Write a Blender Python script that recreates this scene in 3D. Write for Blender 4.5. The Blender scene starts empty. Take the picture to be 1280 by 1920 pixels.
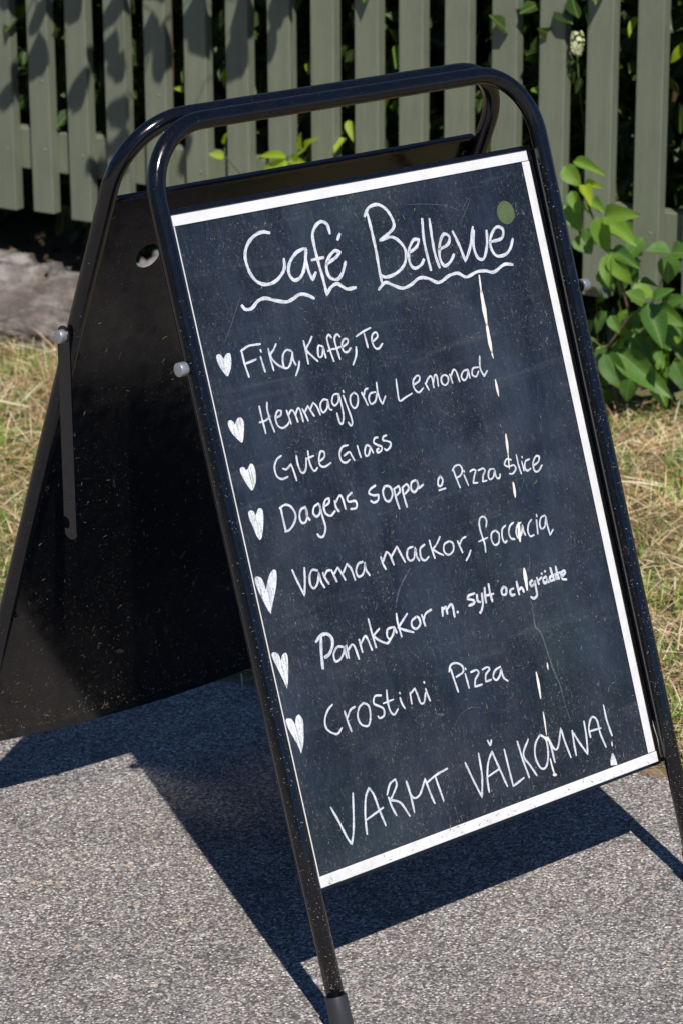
import bpy, bmesh, math, random
import numpy as np
from mathutils import noise as mnoise
from mathutils import Vector, Matrix
random.seed(7); rng = np.random.default_rng(7)
S = bpy.context.scene
col = S.collection
R_ = math.radians

# ---------------------------------------------------------------- camera
CAM = Vector((-2.7939, -3.3685, 2.0627)); YAW, PIT, ROL, FPX = 0.7023, 0.3236, -0.0061, 5402.8
Fw = Vector((math.sin(YAW)*math.cos(PIT), math.cos(YAW)*math.cos(PIT), -math.sin(PIT)))
R0 = Vector((math.cos(YAW), -math.sin(YAW), 0)); U0 = R0.cross(Fw)
Rt = R0*math.cos(ROL)+U0*math.sin(ROL); Up = -R0*math.sin(ROL)+U0*math.cos(ROL)
cd = bpy.data.cameras.new('camera'); cam = bpy.data.objects.new('camera', cd); col.objects.link(cam)
cam.matrix_world = Matrix((( Rt.x, Up.x, -Fw.x, CAM.x),(Rt.y, Up.y, -Fw.y, CAM.y),(Rt.z, Up.z, -Fw.z, CAM.z),(0,0,0,1)))
cd.sensor_fit = 'VERTICAL'; cd.sensor_height = 36; cd.lens = FPX/1920*36
cd.clip_start = .1; cd.clip_end = 600
cd.dof.use_dof = True; cd.dof.focus_distance = 4.42; cd.dof.aperture_fstop = 9
S.camera = cam
# ---------------------------------------------------------------- light
SAZ, SEL = -0.5129, 0.8872
SUN = Vector((math.sin(SAZ)*math.cos(SEL), -math.cos(SAZ)*math.cos(SEL), math.sin(SEL)))
w = bpy.data.worlds.new('World'); S.world = w; w.use_nodes = True
nt = w.node_tree; sk = nt.nodes.new('ShaderNodeTexSky'); sk.sky_type = 'NISHITA'; sk.sun_disc = False
sk.sun_elevation = SEL; sk.sun_rotation = math.atan2(SUN.x, SUN.y) % (2*math.pi)
sk.air_density = 1.0; sk.altitude = 2500; sk.dust_density = 0.0; sk.ozone_density = 10.0
bg = nt.nodes['Background']; bg.inputs[1].default_value = 0.085
nt.links.new(sk.outputs[0], bg.inputs[0])
sd = bpy.data.lights.new('sun', 'SUN'); sd.energy = 4.9; sd.angle = R_(0.53); sd.color = (1, .95, .88)
so = bpy.data.objects.new('sun', sd); col.objects.link(so); so.rotation_euler = SUN.to_track_quat('Z', 'Y').to_euler(); so.location = (0, 0, 6)
S.view_settings.view_transform = 'Standard'; S.view_settings.look = 'None'
S.view_settings.exposure = 0; S.view_settings.gamma = 1; S.view_settings.use_curve_mapping = False
S.cycles.use_denoising = True; S.cycles.caustics_reflective = True; S.cycles.blur_glossy = 0.1; S.cycles.max_bounces = 8; S.cycles.transparent_max_bounces = 12
try:
    S.cycles.denoising_input_passes = 'RGB_ALBEDO_NORMAL'; S.cycles.denoising_prefilter = 'ACCURATE'
except Exception: pass

# ---------------------------------------------------------------- helpers
class NT:
    def __init__(s, name):
        s.m = bpy.data.materials.new(name); s.m.use_nodes = True; s.t = s.m.node_tree
        s.b = s.t.nodes['Principled BSDF']; s.o = s.t.nodes['Material Output']
    def n(s, typ, **k):
        x = s.t.nodes.new('ShaderNode'+typ)
        for a, v in k.items():
            if a[0] == 'i' and a[1:].isdigit(): s.set(x.inputs[int(a[1:])], v)
            elif a in x.inputs.keys() if hasattr(x.inputs, 'keys') else False: s.set(x.inputs[a], v)
            else: setattr(x, a, v)
        return x
    def set(s, inp, v):
        if isinstance(v, bpy.types.NodeSocket): s.t.links.new(v, inp)
        else: inp.default_value = v
    def p(s, **k):
        for a, v in k.items(): s.set(s.b.inputs[a.replace('_', ' ')], v)
    def coord(s, kind='Object', scale=(1, 1, 1), loc=(0, 0, 0)):
        c = s.n('TexCoord'); m = s.n('Mapping'); s.set(m.inputs[0], c.outputs[kind]); m.inputs[3].default_value = scale; m.inputs[1].default_value = loc
        return m.outputs[0]
    def noise(s, co, scale, detail=3, rough=.5, dist=0):
        x = s.n('TexNoise'); s.set(x.inputs['Vector'], co); x.inputs['Scale'].default_value = scale
        x.inputs['Detail'].default_value = detail; x.inputs['Roughness'].default_value = rough; x.inputs['Distortion'].default_value = dist
        return x.outputs[0]
    def vor(s, co, scale, feature='F1', rnd=1):
        x = s.n('TexVoronoi', feature=feature); s.set(x.inputs['Vector'], co); x.inputs['Scale'].default_value = scale
        x.inputs['Randomness'].default_value = rnd
        return x
    def ramp(s, f, stops, interp='LINEAR'):
        x = s.n('ValToRGB'); e = x.color_ramp.elements; x.color_ramp.interpolation = interp
        while len(e) < len(stops): e.new(.5)
        for i, (p, c) in enumerate(stops):
            e[i].position = p; e[i].color = (c, c, c, 1) if isinstance(c, (int, float)) else (*c, 1)
        s.set(x.inputs[0], f); return x.outputs[0]
    def mix(s, f, a, b, mode='MIX'):
        x = s.n('MixRGB', blend_type=mode); s.set(x.inputs[0], f)
        for i, v in ((1, a), (2, b)): s.set(x.inputs[i], (*v, 1) if isinstance(v, tuple) and len(v) == 3 else v)
        return x.outputs[0]
    def math(s, op, a, b=0.0):
        x = s.n('Math', operation=op); s.set(x.inputs[0], a); s.set(x.inputs[1], b); return x.outputs[0]
    def bump(s, h, strength=.3, dist=.001, normal=None):
        x = s.n('Bump'); x.inputs['Strength'].default_value = strength; x.inputs['Distance'].default_value = dist
        s.set(x.inputs['Height'], h)
        if normal is not None: s.set(x.inputs['Normal'], normal)
        return x.outputs[0]

def tag(o, label=None, cat=None, group=None, kind=None):
    if label: o['label'] = label
    if cat: o['category'] = cat
    if group: o['group'] = group
    if kind: o['kind'] = kind
    return o
def empty(name, loc=(0, 0, 0), **k):
    o = bpy.data.objects.new(name, None); o.location = loc; o.empty_display_size = .1; col.objects.link(o); return tag(o, **k)
def mesh_obj(name, verts, faces, mats, parent=None, mat_idx=None, smooth=False, matrix=None):
    me = bpy.data.meshes.new(name); me.from_pydata([tuple(v) for v in verts], [], [tuple(f) for f in faces])
    for m in (mats if isinstance(mats, (list, tuple)) else [mats]): me.materials.append(m)
    if mat_idx is not None: me.polygons.foreach_set('material_index', list(map(int, mat_idx)))
    if smooth: me.polygons.foreach_set('use_smooth', [True]*len(me.polygons))
    me.update()
    return link(name, me, parent, matrix)
def link(name, me, parent=None, matrix=None):
    o = bpy.data.objects.new(name, me); col.objects.link(o)
    if parent is not None: o.parent = parent
    if matrix is not None: o.matrix_local = matrix
    return o
def np_mesh(name, V, Fc, mat, parent=None, n=None, midx=None):
    """V (k,3), Fc (f,4 or 3) numpy"""
    me = bpy.data.meshes.new(name); k = Fc.shape[1]
    me.vertices.add(len(V)); me.vertices.foreach_set('co', V.astype(np.float32).ravel())
    me.loops.add(Fc.size); me.loops.foreach_set('vertex_index', Fc.astype(np.int32).ravel())
    me.polygons.add(len(Fc)); me.polygons.foreach_set('loop_start', np.arange(0, Fc.size, k, dtype=np.int32))
    for m in (mat if isinstance(mat, (list, tuple)) else [mat]): me.materials.append(m)
    if midx is not None: me.polygons.foreach_set('material_index', midx.astype(np.int32))
    me.update(calc_edges=True); me.validate()
    return link(name, me, parent)
def bm_obj(name, bm, mats, parent=None, matrix=None, smooth=False):
    me = bpy.data.meshes.new(name); bm.to_mesh(me); bm.free()
    for m in (mats if isinstance(mats, (list, tuple)) else [mats]): me.materials.append(m)
    if smooth:
        me.polygons.foreach_set('use_smooth', [True]*len(me.polygons))
    return link(name, me, parent, matrix)
def box_bm(x0, x1, y0, y1, z0, z1, bev=0, seg=2):
    bm = bmesh.new(); bmesh.ops.create_cube(bm, size=1)
    for v in bm.verts: v.co = ((x0+x1)/2+v.co.x*(x1-x0), (y0+y1)/2+v.co.y*(y1-y0), (z0+z1)/2+v.co.z*(z1-z0))
    if bev: bmesh.ops.bevel(bm, geom=list(bm.edges), offset=bev, segments=seg, profile=.5, affect='EDGES')
    return bm
def tube(name, pts, rad, mat, parent=None, seg=14, matrix=None, caps=True):
    pts = [Vector(p) for p in pts]; n = len(pts); V = []; Fc = []
    rads = rad if isinstance(rad, (list, tuple)) else [rad]*n
    T = [(pts[min(i+1, n-1)]-pts[max(i-1, 0)]).normalized() for i in range(n)]
    a = T[0].orthogonal().normalized(); up = a
    for i in range(n):
        up = (up-T[i]*up.dot(T[i])).normalized(); s = T[i].cross(up)
        for j in range(seg):
            t = 2*math.pi*j/seg; V.append(pts[i]+(up*math.cos(t)+s*math.sin(t))*rads[i])
    for i in range(n-1):
        for j in range(seg): Fc.append((i*seg+j, i*seg+(j+1) % seg, (i+1)*seg+(j+1) % seg, (i+1)*seg+j))
    if caps: Fc.append(tuple(range(seg))[::-1]); Fc.append(tuple((n-1)*seg+j for j in range(seg)))
    return mesh_obj(name, V, Fc, mat, parent, smooth=True, matrix=matrix)
def auto_smooth(o, ang=40):
    me = o.data; bm = bmesh.new(); bm.from_mesh(me)
    for e in bm.edges:
        e.smooth = not (len(e.link_faces) == 2 and e.calc_face_angle(0) > R_(ang))
    for f in bm.faces: f.smooth = True
    bm.to_mesh(me); bm.free(); return o
def cyl(name, c, axis, r, h, mat, parent=None, seg=28, bev=.001, matrix=None, r2=None):
    bm = bmesh.new(); bmesh.ops.create_cone(bm, cap_ends=True, segments=seg, radius1=r, radius2=r2 or r, depth=h)
    es = [e for e in bm.edges if len(e.link_faces) == 2 and e.calc_face_angle(0) > .8]
    if bev: bmesh.ops.bevel(bm, geom=es, offset=bev, segments=2, profile=.5, affect='EDGES')
    q = Vector(axis).normalized().to_track_quat('Z', 'Y').to_matrix().to_4x4(); bm.transform(Matrix.Translation(c) @ q)
    o = bm_obj(name, bm, mat, parent, matrix); return auto_smooth(o)

# ---------------------------------------------------------------- materials
def mat_asphalt():
    m = NT('asphalt'); co0 = m.coord('Object')
    nz = m.n('TexNoise'); m.set(nz.inputs['Vector'], co0); nz.inputs['Scale'].default_value = 190; nz.inputs['Detail'].default_value = 2
    wob = m.n('VectorMath', operation='MULTIPLY_ADD'); m.set(wob.inputs[0], nz.outputs['Color']); wob.inputs[1].default_value = (.004, .004, .004); m.set(wob.inputs[2], co0); co = wob.outputs[0]
    v = m.vor(co, 235); v2 = m.vor(co, 112); v3 = m.vor(co, 60)
    sp = m.n('SeparateColor'); m.set(sp.inputs[0], v.outputs['Color']); sp2 = m.n('SeparateColor'); m.set(sp2.inputs[0], v2.outputs['Color']); sp3 = m.n('SeparateColor'); m.set(sp3.inputs[0], v3.outputs['Color'])
    small = m.ramp(sp.outputs[0], [(0, (.07, .067, .067)), (.2, (.18, .172, .17)), (.42, (.33, .30, .29)), (.55, (.33, .34, .36)), (.75, (.48, .455, .43)), (.9, (.64, .61, .58)), (1, (.90, .87, .84))])
    mid = m.ramp(sp2.outputs[1], [(0, (.13, .13, .135)), (.15, (.24, .235, .235)), (.4, (.42, .39, .375)), (.55, (.38, .39, .41)), (.75, (.54, .52, .49)), (.86, (.58, .42, .33)), (.92, (.36, .40, .46)), (1, (.82, .79, .76))])
    bigc = m.ramp(sp3.outputs[1], [(0, (.08, .08, .085)), (.12, (.24, .235, .23)), (.6, (.42, .40, .38)), (.85, (.52, .38, .30)), (1, (.62, .60, .58))])
    edge = m.ramp(v.outputs['Distance'], [(.42, 1), (.74, .0)])
    c = m.mix(edge, m.ramp(m.noise(co0, 700, 3, .7), [(.3, (.05, .048, .048)), (.75, (.23, .22, .215))]), small)
    ms = m.math('MULTIPLY', m.ramp(sp2.outputs[2], [(.55, 0), (.57, 1)]), m.ramp(v2.outputs['Distance'], [(.34, 1), (.48, 0)])); c = m.mix(ms, c, mid)
    bs = m.math('MULTIPLY', m.ramp(sp3.outputs[2], [(.80, 0), (.81, 1)]), m.ramp(v3.outputs['Distance'], [(.30, 1), (.36, 0)])); c = m.mix(bs, c, bigc)
    c = m.mix(1, c, m.ramp(m.noise(co0, 480, 3, .75), [(.32, .68), (.68, 1.26)]), 'MULTIPLY')
    c = m.mix(1, c, m.ramp(m.noise(co0, 1.7, 5, .65), [(.3, (.82, .81, .80)), (.7, (1.20, 1.17, 1.13))]), 'MULTIPLY')
    c = m.mix(1, c, m.ramp(m.noise(co0, 9, 5, .7), [(.3, (.80, .79, .79)), (.7, (1.16, 1.14, 1.12))]), 'MULTIPLY')
    c = m.mix(1, c, m.ramp(m.noise(m.coord('Object', loc=(3, 1, 0)), 17, 3, .55), [(.66, 1), (.76, .66)]), 'MULTIPLY')
    c = m.mix(m.ramp(m.noise(m.coord('Object', loc=(7, 2, 0)), 6, 4, .6), [(.52, 0), (.72, .35)]), c, m.mix(1, c, (1.12, .98, .84), 'MULTIPLY'))
    h = m.math('ADD', m.math('MULTIPLY', edge, .8), m.math('MULTIPLY', ms, .8)); h = m.math('ADD', h, m.math('MULTIPLY', bs, .8)); h = m.math('ADD', h, m.math('MULTIPLY', m.noise(co0, 420, 3, .7), .9))
    m.p(Base_Color=c, Roughness=.82, Normal=m.bump(h, .6, .0018)); m.b.inputs['Specular IOR Level'].default_value = .35
    return m.m
def mat_soil():
    m = NT('soil'); co = m.coord('Object')
    c = m.ramp(m.noise(co, 16, 8, .7), [(.3, (.07, .05, .032)), (.5, (.20, .14, .085)), (.7, (.40, .31, .19))])
    g = m.ramp(m.noise(co, 3.1, 4, .6), [(.42, 0), (.62, .6)]); c = m.mix(g, c, (.12, .15, .05))
    m.p(Base_Color=c, Roughness=.95, Normal=m.bump(m.noise(co, 60, 6, .7), .8, .01)); return m.m
def mat_blade(name, stops):
    m = NT(name); g = m.n('NewGeometry'); c = m.ramp(g.outputs['Random Per Island'], stops)
    co = m.coord('Object'); c = m.mix(1, c, m.ramp(m.noise(co, 5, 3), [(.3, .75), (.7, 1.2)]), 'MULTIPLY')
    m.p(Base_Color=c, Roughness=.6)
    tr = m.n('BsdfTranslucent'); m.set(tr.inputs[0], c); mx = m.n('MixShader'); mx.inputs[0].default_value = .25
    m.set(mx.inputs[1], m.b.outputs[0]); m.set(mx.inputs[2], tr.outputs[0]); m.set(m.o.inputs[0], mx.outputs[0]); return m.m
def mat_leaf(name, c0, c1, tr=.4):
    m = NT(name); oi = m.n('ObjectInfo'); g = m.n('NewGeometry')
    r = m.math('FRACT', m.math('ADD', oi.outputs['Random'], g.outputs['Random Per Island']))
    c = m.mix(r, c0, c1); co = m.coord('Object')
    c = m.mix(1, c, m.ramp(m.noise(co, 45, 4, .6), [(.3, .78), (.7, 1.15)]), 'MULTIPLY')
    uv = m.n('UVMap').outputs[0]; sx = m.n('SeparateXYZ'); m.set(sx.inputs[0], uv)
    # veins: midrib and side veins in leaf uv space
    dx = m.math('ABSOLUTE', m.math('SUBTRACT', sx.outputs[0], .5))
    mid = m.ramp(dx, [(.012, 1), (.04, 0)])
    sv = m.math('SINE', m.math('MULTIPLY', m.math('SUBTRACT', sx.outputs[1], m.math('MULTIPLY', dx, .75)), 50)); side = m.ramp(sv, [(.86, 0), (1, .45)])
    vein = m.math('MAXIMUM', mid, side); c = m.mix(m.math('MULTIPLY', vein, .45), c, (.30, .42, .12))
    rn = m.n('MapRange'); m.p(Base_Color=c, Roughness=.42, Normal=m.bump(m.math('SUBTRACT', m.noise(co, 60, 3), m.math('MULTIPLY', vein, .5)), .35, .002))
    t = m.n('BsdfTranslucent'); m.set(t.inputs[0], m.mix(1, c, (1.6, 1.7, .5), 'MULTIPLY')); mx = m.n('MixShader'); mx.inputs[0].default_value = tr
    m.set(mx.inputs[1], m.b.outputs[0]); m.set(mx.inputs[2], t.outputs[0]); m.set(m.o.inputs[0], mx.outputs[0]); return m.m
def mat_picket():
    m = NT('picket_paint'); co = m.coord('Object'); oi = m.n('ObjectInfo')
    st = m.coord('Object', (1, 1, .05), (0, 0, 0)); a = m.n('VectorMath', operation='ADD'); m.set(a.inputs[0], st)
    cb = m.n('CombineXYZ'); m.set(cb.inputs[0], m.math('MULTIPLY', oi.outputs['Random'], 37)); m.set(a.inputs[1], cb.outputs[0])
    grain = m.noise(a.outputs[0], 330, 4, .6); big = m.noise(a.outputs[0], 30, 3, .5)
    c = m.mix(big, (.142, .168, .114), (.182, .204, .144))
    c = m.mix(m.ramp(grain, [(.35, .0), (.75, .35)]), c, (.21, .205, .165))
    spots = m.ramp(m.noise(co, 85, 2, .5), [(.70, 0), (.76, .5)]); c = m.mix(spots, c, (.26, .245, .20))
    c = m.mix(1, c, m.ramp(oi.outputs['Random'], [(0, .92), (1, 1.06)]), 'MULTIPLY')
    dirt = m.ramp(m.noise(m.coord('Object', (1, 1, .25)), 24, 5, .7), [(.45, 0), (.75, .45)]); c = m.mix(dirt, c, (.10, .105, .075))
    run = m.ramp(m.noise(m.coord('Object', (1, 1, .07)), 55, 5, .75), [(.52, 0), (.72, .5)]); c = m.mix(run, c, (.105, .112, .085)); m.p(Base_Color=c, Roughness=.62, Normal=m.bump(grain, .6, .001)); return m.m
def mat_black(name='black_enamel', speck=.8, rough=.12, base=(.003, .0035, .0055)):
    m = NT(name); co = m.coord('Object')
    d1 = m.ramp(m.noise(co, 700, 2, .5), [(.70-.01*speck, 0), (.76, .6)])
    d2 = m.ramp(m.noise(co, 260, 3, .6), [(.70, 0), (.78, .55)])
    patch = m.ramp(m.noise(co, 9, 4, .6), [(.35, .15), (.65, 1)])
    sc = m.ramp(m.noise(m.coord('Object', (1, 1, .12)), 180, 3, .7, .3), [(.70, 0), (.80, .3)])
    f = m.math('MULTIPLY', m.math('MAXIMUM', m.math('MAXIMUM', d1, d2), sc), m.math('MULTIPLY', patch, speck))
    film = m.ramp(m.noise(co, 30, 5, .7), [(.45, 0), (.85, .022)])
    c = m.mix(film, base, (.12, .12, .12)); c = m.mix(f, c, (.36, .34, .30))
    ro = m.mix(f, m.ramp(m.noise(co, 40, 4, .6), [(.3, rough-.04), (.7, rough+.12)]), (.8, .8, .8))
    m.p(Base_Color=c, Roughness=ro, Normal=m.bump(m.noise(co, 120, 3, .5), .06, .0006)); m.b.inputs['Specular IOR Level'].default_value = .6
    return m.m
def mat_board():
    m = NT('chalkboard_sheet'); co = m.coord('Object')
    bn = m.noise(m.coord('Object', (1, .55, 1)), 6.5, 5, .62, .4); base = m.ramp(bn, [(.34, (.0028, .0045, .0075)), (.5, (.0065, .010, .0175)), (.66, (.015, .0225, .037))])
    smear = m.ramp(m.noise(m.coord('Object', (1, .35, 1)), 9, 6, .7, .6), [(.40, 0), (.78, .095)]); c = m.mix(smear, base, (.24, .29, .37)); sm2 = m.ramp(m.noise(m.coord('Object', (.6, 1.6, 1), (4, 4, 0)), 3.2, 5, .65, .8), [(.48, 0), (.72, .055)]); c = m.mix(sm2, c, (.30, .34, .40)); wipe = m.ramp(m.noise(m.coord('Object', (.22, 2.2, 1), (1, 6, 0)), 14, 4, .7, .5), [(.58, 0), (.76, .07)]); c = m.mix(wipe, c, (.38, .40, .44))
    rub = m.ramp(m.noise(m.coord('Object', (3, .6, 1)), 60, 5, .75), [(.5, 0), (.85, .09)]); c = m.mix(rub, c, (.26, .30, .36))
    pat = m.math('MULTIPLY', m.ramp(m.noise(co, 13, 5, .65), [(.36, .3), (.62, 1.0)]), m.ramp(bn, [(.38, 1), (.62, .35)]))
    d1 = m.ramp(m.noise(co, 900, 2, .5), [(.60, 0), (.72, .42)]); d2 = m.ramp(m.noise(m.coord('Object', (1, .45, 1)), 330, 2, .6), [(.62, 0), (.74, .50)])
    d3 = m.ramp(m.noise(co, 1500, 1, .5), [(.62, 0), (.8, .3)])
    f = m.math('MULTIPLY', m.math('MAXIMUM', m.math('MAXIMUM', d1, d2), d3), pat)
    c = m.mix(f, c, (.34, .38, .42)); grn = m.ramp(m.noise(m.coord('Object', (1, .6, 1), (5, 2, 0)), 4.5, 3, .5), [(.5, 0), (.75, .4)]); c = m.mix(grn, c, m.mix(1, c, (.85, 1.25, .75), 'MULTIPLY'))  # green patches put reflected greenery into the board colour
    sc1 = m.ramp(m.noise(m.coord('Object', (1, .08, 1), (3, 1, 0)), 260, 2, .5, .15), [(.70, 0), (.76, .14)]); c = m.mix(sc1, c, (.4, .42, .45))
    m.p(Base_Color=c, Roughness=m.ramp(m.noise(co, 12, 4, .6), [(.3, .26), (.7, .42)]), Normal=m.bump(m.noise(co, 14, 2, .5), .05, .004)); m.b.inputs['Specular IOR Level'].default_value = .55
    return m.m
def mat_chalk(name='marker_white', col_=(.84, .87, .93), sc=700):
    m = NT(name); uv = m.n('UVMap').outputs[0]; mp = m.n('Mapping'); m.set(mp.inputs[0], uv); mp.inputs[3].default_value = (5.5, 60, 1)
    st = m.noise(mp.outputs[0], 1, 3, .6); co = m.coord('Object')
    a = m.ramp(st, [(.34, .35), (.50, .86), (.64, 1)]); b = m.ramp(m.noise(co, sc, 3, .6), [(.32, .25), (.46, 1)]); al = m.math('MULTIPLY', m.math('MULTIPLY', a, b), m.ramp(m.noise(co, 34, 3, .6), [(.3, .78), (.6, 1)]))
    c = m.mix(al, (.06, .08, .11), col_)
    m.p(Base_Color=c, Roughness=.7); return m.m
def mat_white():
    m = NT('white_plastic_strip'); co = m.coord('Object')
    c = m.ramp(m.noise(co, 24, 5, .7), [(.35, (.70, .70, .69)), (.6, (.78, .78, .79))])
    d = m.ramp(m.noise(co, 330, 2, .5), [(.725, 0), (.78, .8)]); low = m.n('SeparateXYZ'); m.set(low.inputs[0], co)
    lw = m.ramp(low.outputs[1], [(.22, 1), (.30, .12)])
    c = m.mix(m.math('MULTIPLY', d, lw), c, (.20, .16, .10)); st = m.ramp(m.noise(co, 50, 5, .7), [(.52, 0), (.72, .4)]); c = m.mix(m.math('MULTIPLY', st, lw), c, (.42, .37, .28))
    m.p(Base_Color=c, Roughness=.4); return m.m
def mat_simple(name, c, rough=.5, metal=0, nz=0, spec=.5, c2=None, sc=20):
    m = NT(name); co = m.coord('Object')
    cc = m.mix(m.noise(co, sc, 5, .6), c, c2 or tuple(x*.7 for x in c)); m.p(Base_Color=cc, Roughness=rough, Metallic=metal); m.b.inputs['Specular IOR Level'].default_value = spec
    if nz: m.p(Normal=m.bump(m.noise(co, sc*3, 4, .6), nz, .002))
    return m.m
def mat_rock():
    m = NT('granite_rock'); co = m.coord('Object')
    c = m.ramp(m.noise(co, 9, 9, .72), [(.34, (.05, .042, .04)), (.47, (.22, .20, .185)), (.64, (.50, .47, .43))])
    ck = m.ramp(m.noise(co, 4, 4, .55), [(.46, 0), (.49, .6), (.50, .6), (.52, 0)]); c = m.mix(ck, c, (.04, .032, .03))
    li = m.ramp(m.vor(co, 14).outputs['Distance'], [(.1, .35), (.35, 0)]); c = m.mix(li, c, (.24, .30, .27))
    br = m.ramp(m.noise(co, 3, 3, .6), [(.45, 0), (.6, .55)]); c = m.mix(br, c, (.13, .095, .07))
    m.p(Base_Color=c, Roughness=.9, Normal=m.bump(m.noise(co, 40, 8, .75), .9, .012)); return m.m
M = dict(asphalt=mat_asphalt(), soil=mat_soil(), picket=mat_picket(), black=mat_black(), sheet=mat_black('black_sheet_metal', 1.2, .13, (.0026, .0026, .003)),
    board=mat_board(), chalk=mat_chalk(), chalkh=mat_chalk('marker_white_thick', (.90, .92, .95), 500), white=mat_white(), rock=mat_rock(),
    zinc=mat_simple('zinc_plated_steel', (.55, .57, .60), .42, .75, .1), plastic=mat_simple('grey_black_plastic_cap', (.022, .022, .028), .45, 0, .2, c2=(.04, .04, .05)),
    rust=mat_simple('rusty_screw_head', (.30, .13, .05), .7, .3), screw=mat_simple('dark_screw_head', (.08, .08, .085), .35, .6),
    bark=mat_simple('brown_stem_bark', (.12, .075, .045), .8, 0, .5, sc=60), greenstem=mat_simple('green_stem', (.12, .19, .05), .6, sc=60),
    nail=mat_simple('painted_nail_head', (.24, .25, .21), .5))
M['leaf'] = mat_leaf('vine_leaf_green', (.13, .27, .03), (.25, .41, .05)); M['leafy'] = mat_leaf('young_leaf_lime', (.36, .50, .02), (.44, .56, .04), .5)
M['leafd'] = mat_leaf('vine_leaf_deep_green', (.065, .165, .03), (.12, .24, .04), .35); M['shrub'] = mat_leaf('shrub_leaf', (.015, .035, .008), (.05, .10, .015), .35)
M['grass'] = mat_blade('grass_green', [(0, (.09, .18, .02)), (.45, (.20, .34, .04)), (.7, (.33, .42, .08)), (.85, (.50, .45, .18)), (1, (.68, .58, .32))])
M['tuft'] = mat_blade('grass_fresh', [(0, (.08, .20, .015)), (.6, (.22, .42, .03)), (1, (.42, .52, .10))])
M['hay'] = mat_blade('dry_straw', [(0, (.36, .17, .08)), (.3, (.60, .38, .20)), (.6, (.80, .63, .38)), (.85, (.95, .86, .62)), (1, (.42, .48, .15))])
M['flake'] = mat_blade('brown_flake', [(0, (.06, .035, .02)), (.4, (.24, .11, .055)), (.8, (.50, .27, .14)), (1, (.66, .52, .36))])
M['litter'] = mat_blade('brown_leaf_litter', [(0, (.05, .03, .02)), (.5, (.14, .08, .045)), (.9, (.24, .16, .10)), (1, (.4, .32, .24))])
M['clip'] = mat_blade('grass_clipping', [(0, (.20, .14, .08)), (.4, (.36, .30, .19)), (.8, (.50, .47, .38)), (.94, (.26, .32, .10)), (1, (.30, .12, .07))])

# ---------------------------------------------------------------- ground
FO = Vector((1.6772, 3.1607, 0)); FD = Vector((.27439, -.96162, 0)); FN = Vector((-.96162, -.27439, 0))   # fence line, direction, normal towards the path
bmg = bmesh.new(); bmesh.ops.create_grid(bmg, x_segments=4, y_segments=4, size=300)
g = bm_obj('ground', bmg, M['soil']); g.location.z = -.012; tag(g, kind='structure')
# verge edge of the asphalt: wavy line
def edge_pt(t):                                        # t metres along the fence direction from a base point
    b = Vector((.655, -.14, 0)) + FD*-t + FN*(.075*t*.9 if t > 0 else .02*t)
    wv = .012*math.sin(t*7.3)+.008*math.sin(t*19+1)+.005*math.sin(t*41+2)
    return b + FN*wv
ts = [i*.04 for i in range(-175, 226)]
V = []; Fc = []
for i, t in enumerate(ts):
    e = edge_pt(t); V += [e, e+FN*.9, e+FN*14]
    if i: k = 3*i; Fc += [(k-3, k, k+1, k-2), (k-2, k+1, k+2, k-1)]
pv = mesh_obj('pavement', V, Fc, M['asphalt']); tag(pv, kind='structure')
# grassy verge, a bumpy sheet that rises a little from the asphalt edge
V = []; Fc = []; NC = 46
def verge_h(t, d):
    n = .012*math.sin(t*5+d*3)+.010*math.sin(t*11.3-d*8)+.006*math.sin(t*23+d*17)
    return .004+min(1, d/.10)*(.018+n*.6)+.02*min(1, d/2)
for i, t in enumerate(ts):
    e = edge_pt(t)
    for j in range(NC+1):
        d = 8*(j/NC)**1.6 - .02; p = e-FN*d; V.append((p.x, p.y, verge_h(t, max(d, 0))-(.012 if j == 0 else 0)))
        if i and j: k = i*(NC+1)+j; Fc.append((k-NC-2, k-NC-1, k, k-1))
vg = mesh_obj('verge_soil', V, Fc, M['soil'], smooth=True); vg.name = 'terrain'; tag(vg, kind='structure')

def blades(name, P, L, W, lean, az, mat, kind_label, droop=.5, parent=None):
    """curved tapered grass blades: P base (n,3), length, width, lean from vertical, azimuth"""
    n = len(P); d = np.stack([np.cos(az), np.sin(az), np.zeros(n)], 1); s = np.stack([-np.sin(az), np.cos(az), np.zeros(n)], 1)
    tw = rng.uniform(-1, 1, n)[:, None]; s = s+np.array([0, 0, 1])*tw*.6; s /= np.linalg.norm(s, axis=1)[:, None]
    pts = []; a = lean.copy(); p = P.copy(); K = 3
    for k in range(K+1):
        pts.append(p.copy()); step = (L/K)[:, None]; p = p+(d*np.sin(a)[:, None]+np.array([0, 0, 1])*np.cos(a)[:, None])*step; a = a+droop*rng.uniform(.2, 1, n)
        a = np.where(p[:, 2] < P[:, 2]-.0, np.minimum(a, 1.5), a)
    V = []
    for k in range(K+1):
        wk = W*(1, .95, .7, .12)[k]; V.append(pts[k]-s*wk[:, None]/2); V.append(pts[k]+s*wk[:, None]/2)
    V = np.stack(V, 1); V[:, :, 2] = np.maximum(V[:, :, 2], P[:, 2][:, None]-.002)
    base = (np.arange(n)*2*(K+1))[:, None]; Fc = np.concatenate([base+np.array([2*k, 2*k+1, 2*k+3, 2*k+2]) for k in range(K)], 0)
    o = np_mesh(name, V.reshape(-1, 3), Fc, mat, parent)
    if kind_label: tag(o, kind_label[0], kind_label[1], kind='stuff')
    return o
def verge_pts(n, t0, t1, d0, d1):
    t = rng.uniform(t0, t1, n); d = rng.uniform(d0, d1, n); out = np.zeros((n, 3))
    for i in range(n):
        e = edge_pt(t[i]); p = e-FN*d[i]; out[i] = (p.x, p.y, verge_h(t[i], max(d[i], 0)))
    k = d < 1.86+.0675*np.maximum(t, 0)
    return out[k], t[k], d[k]
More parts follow.
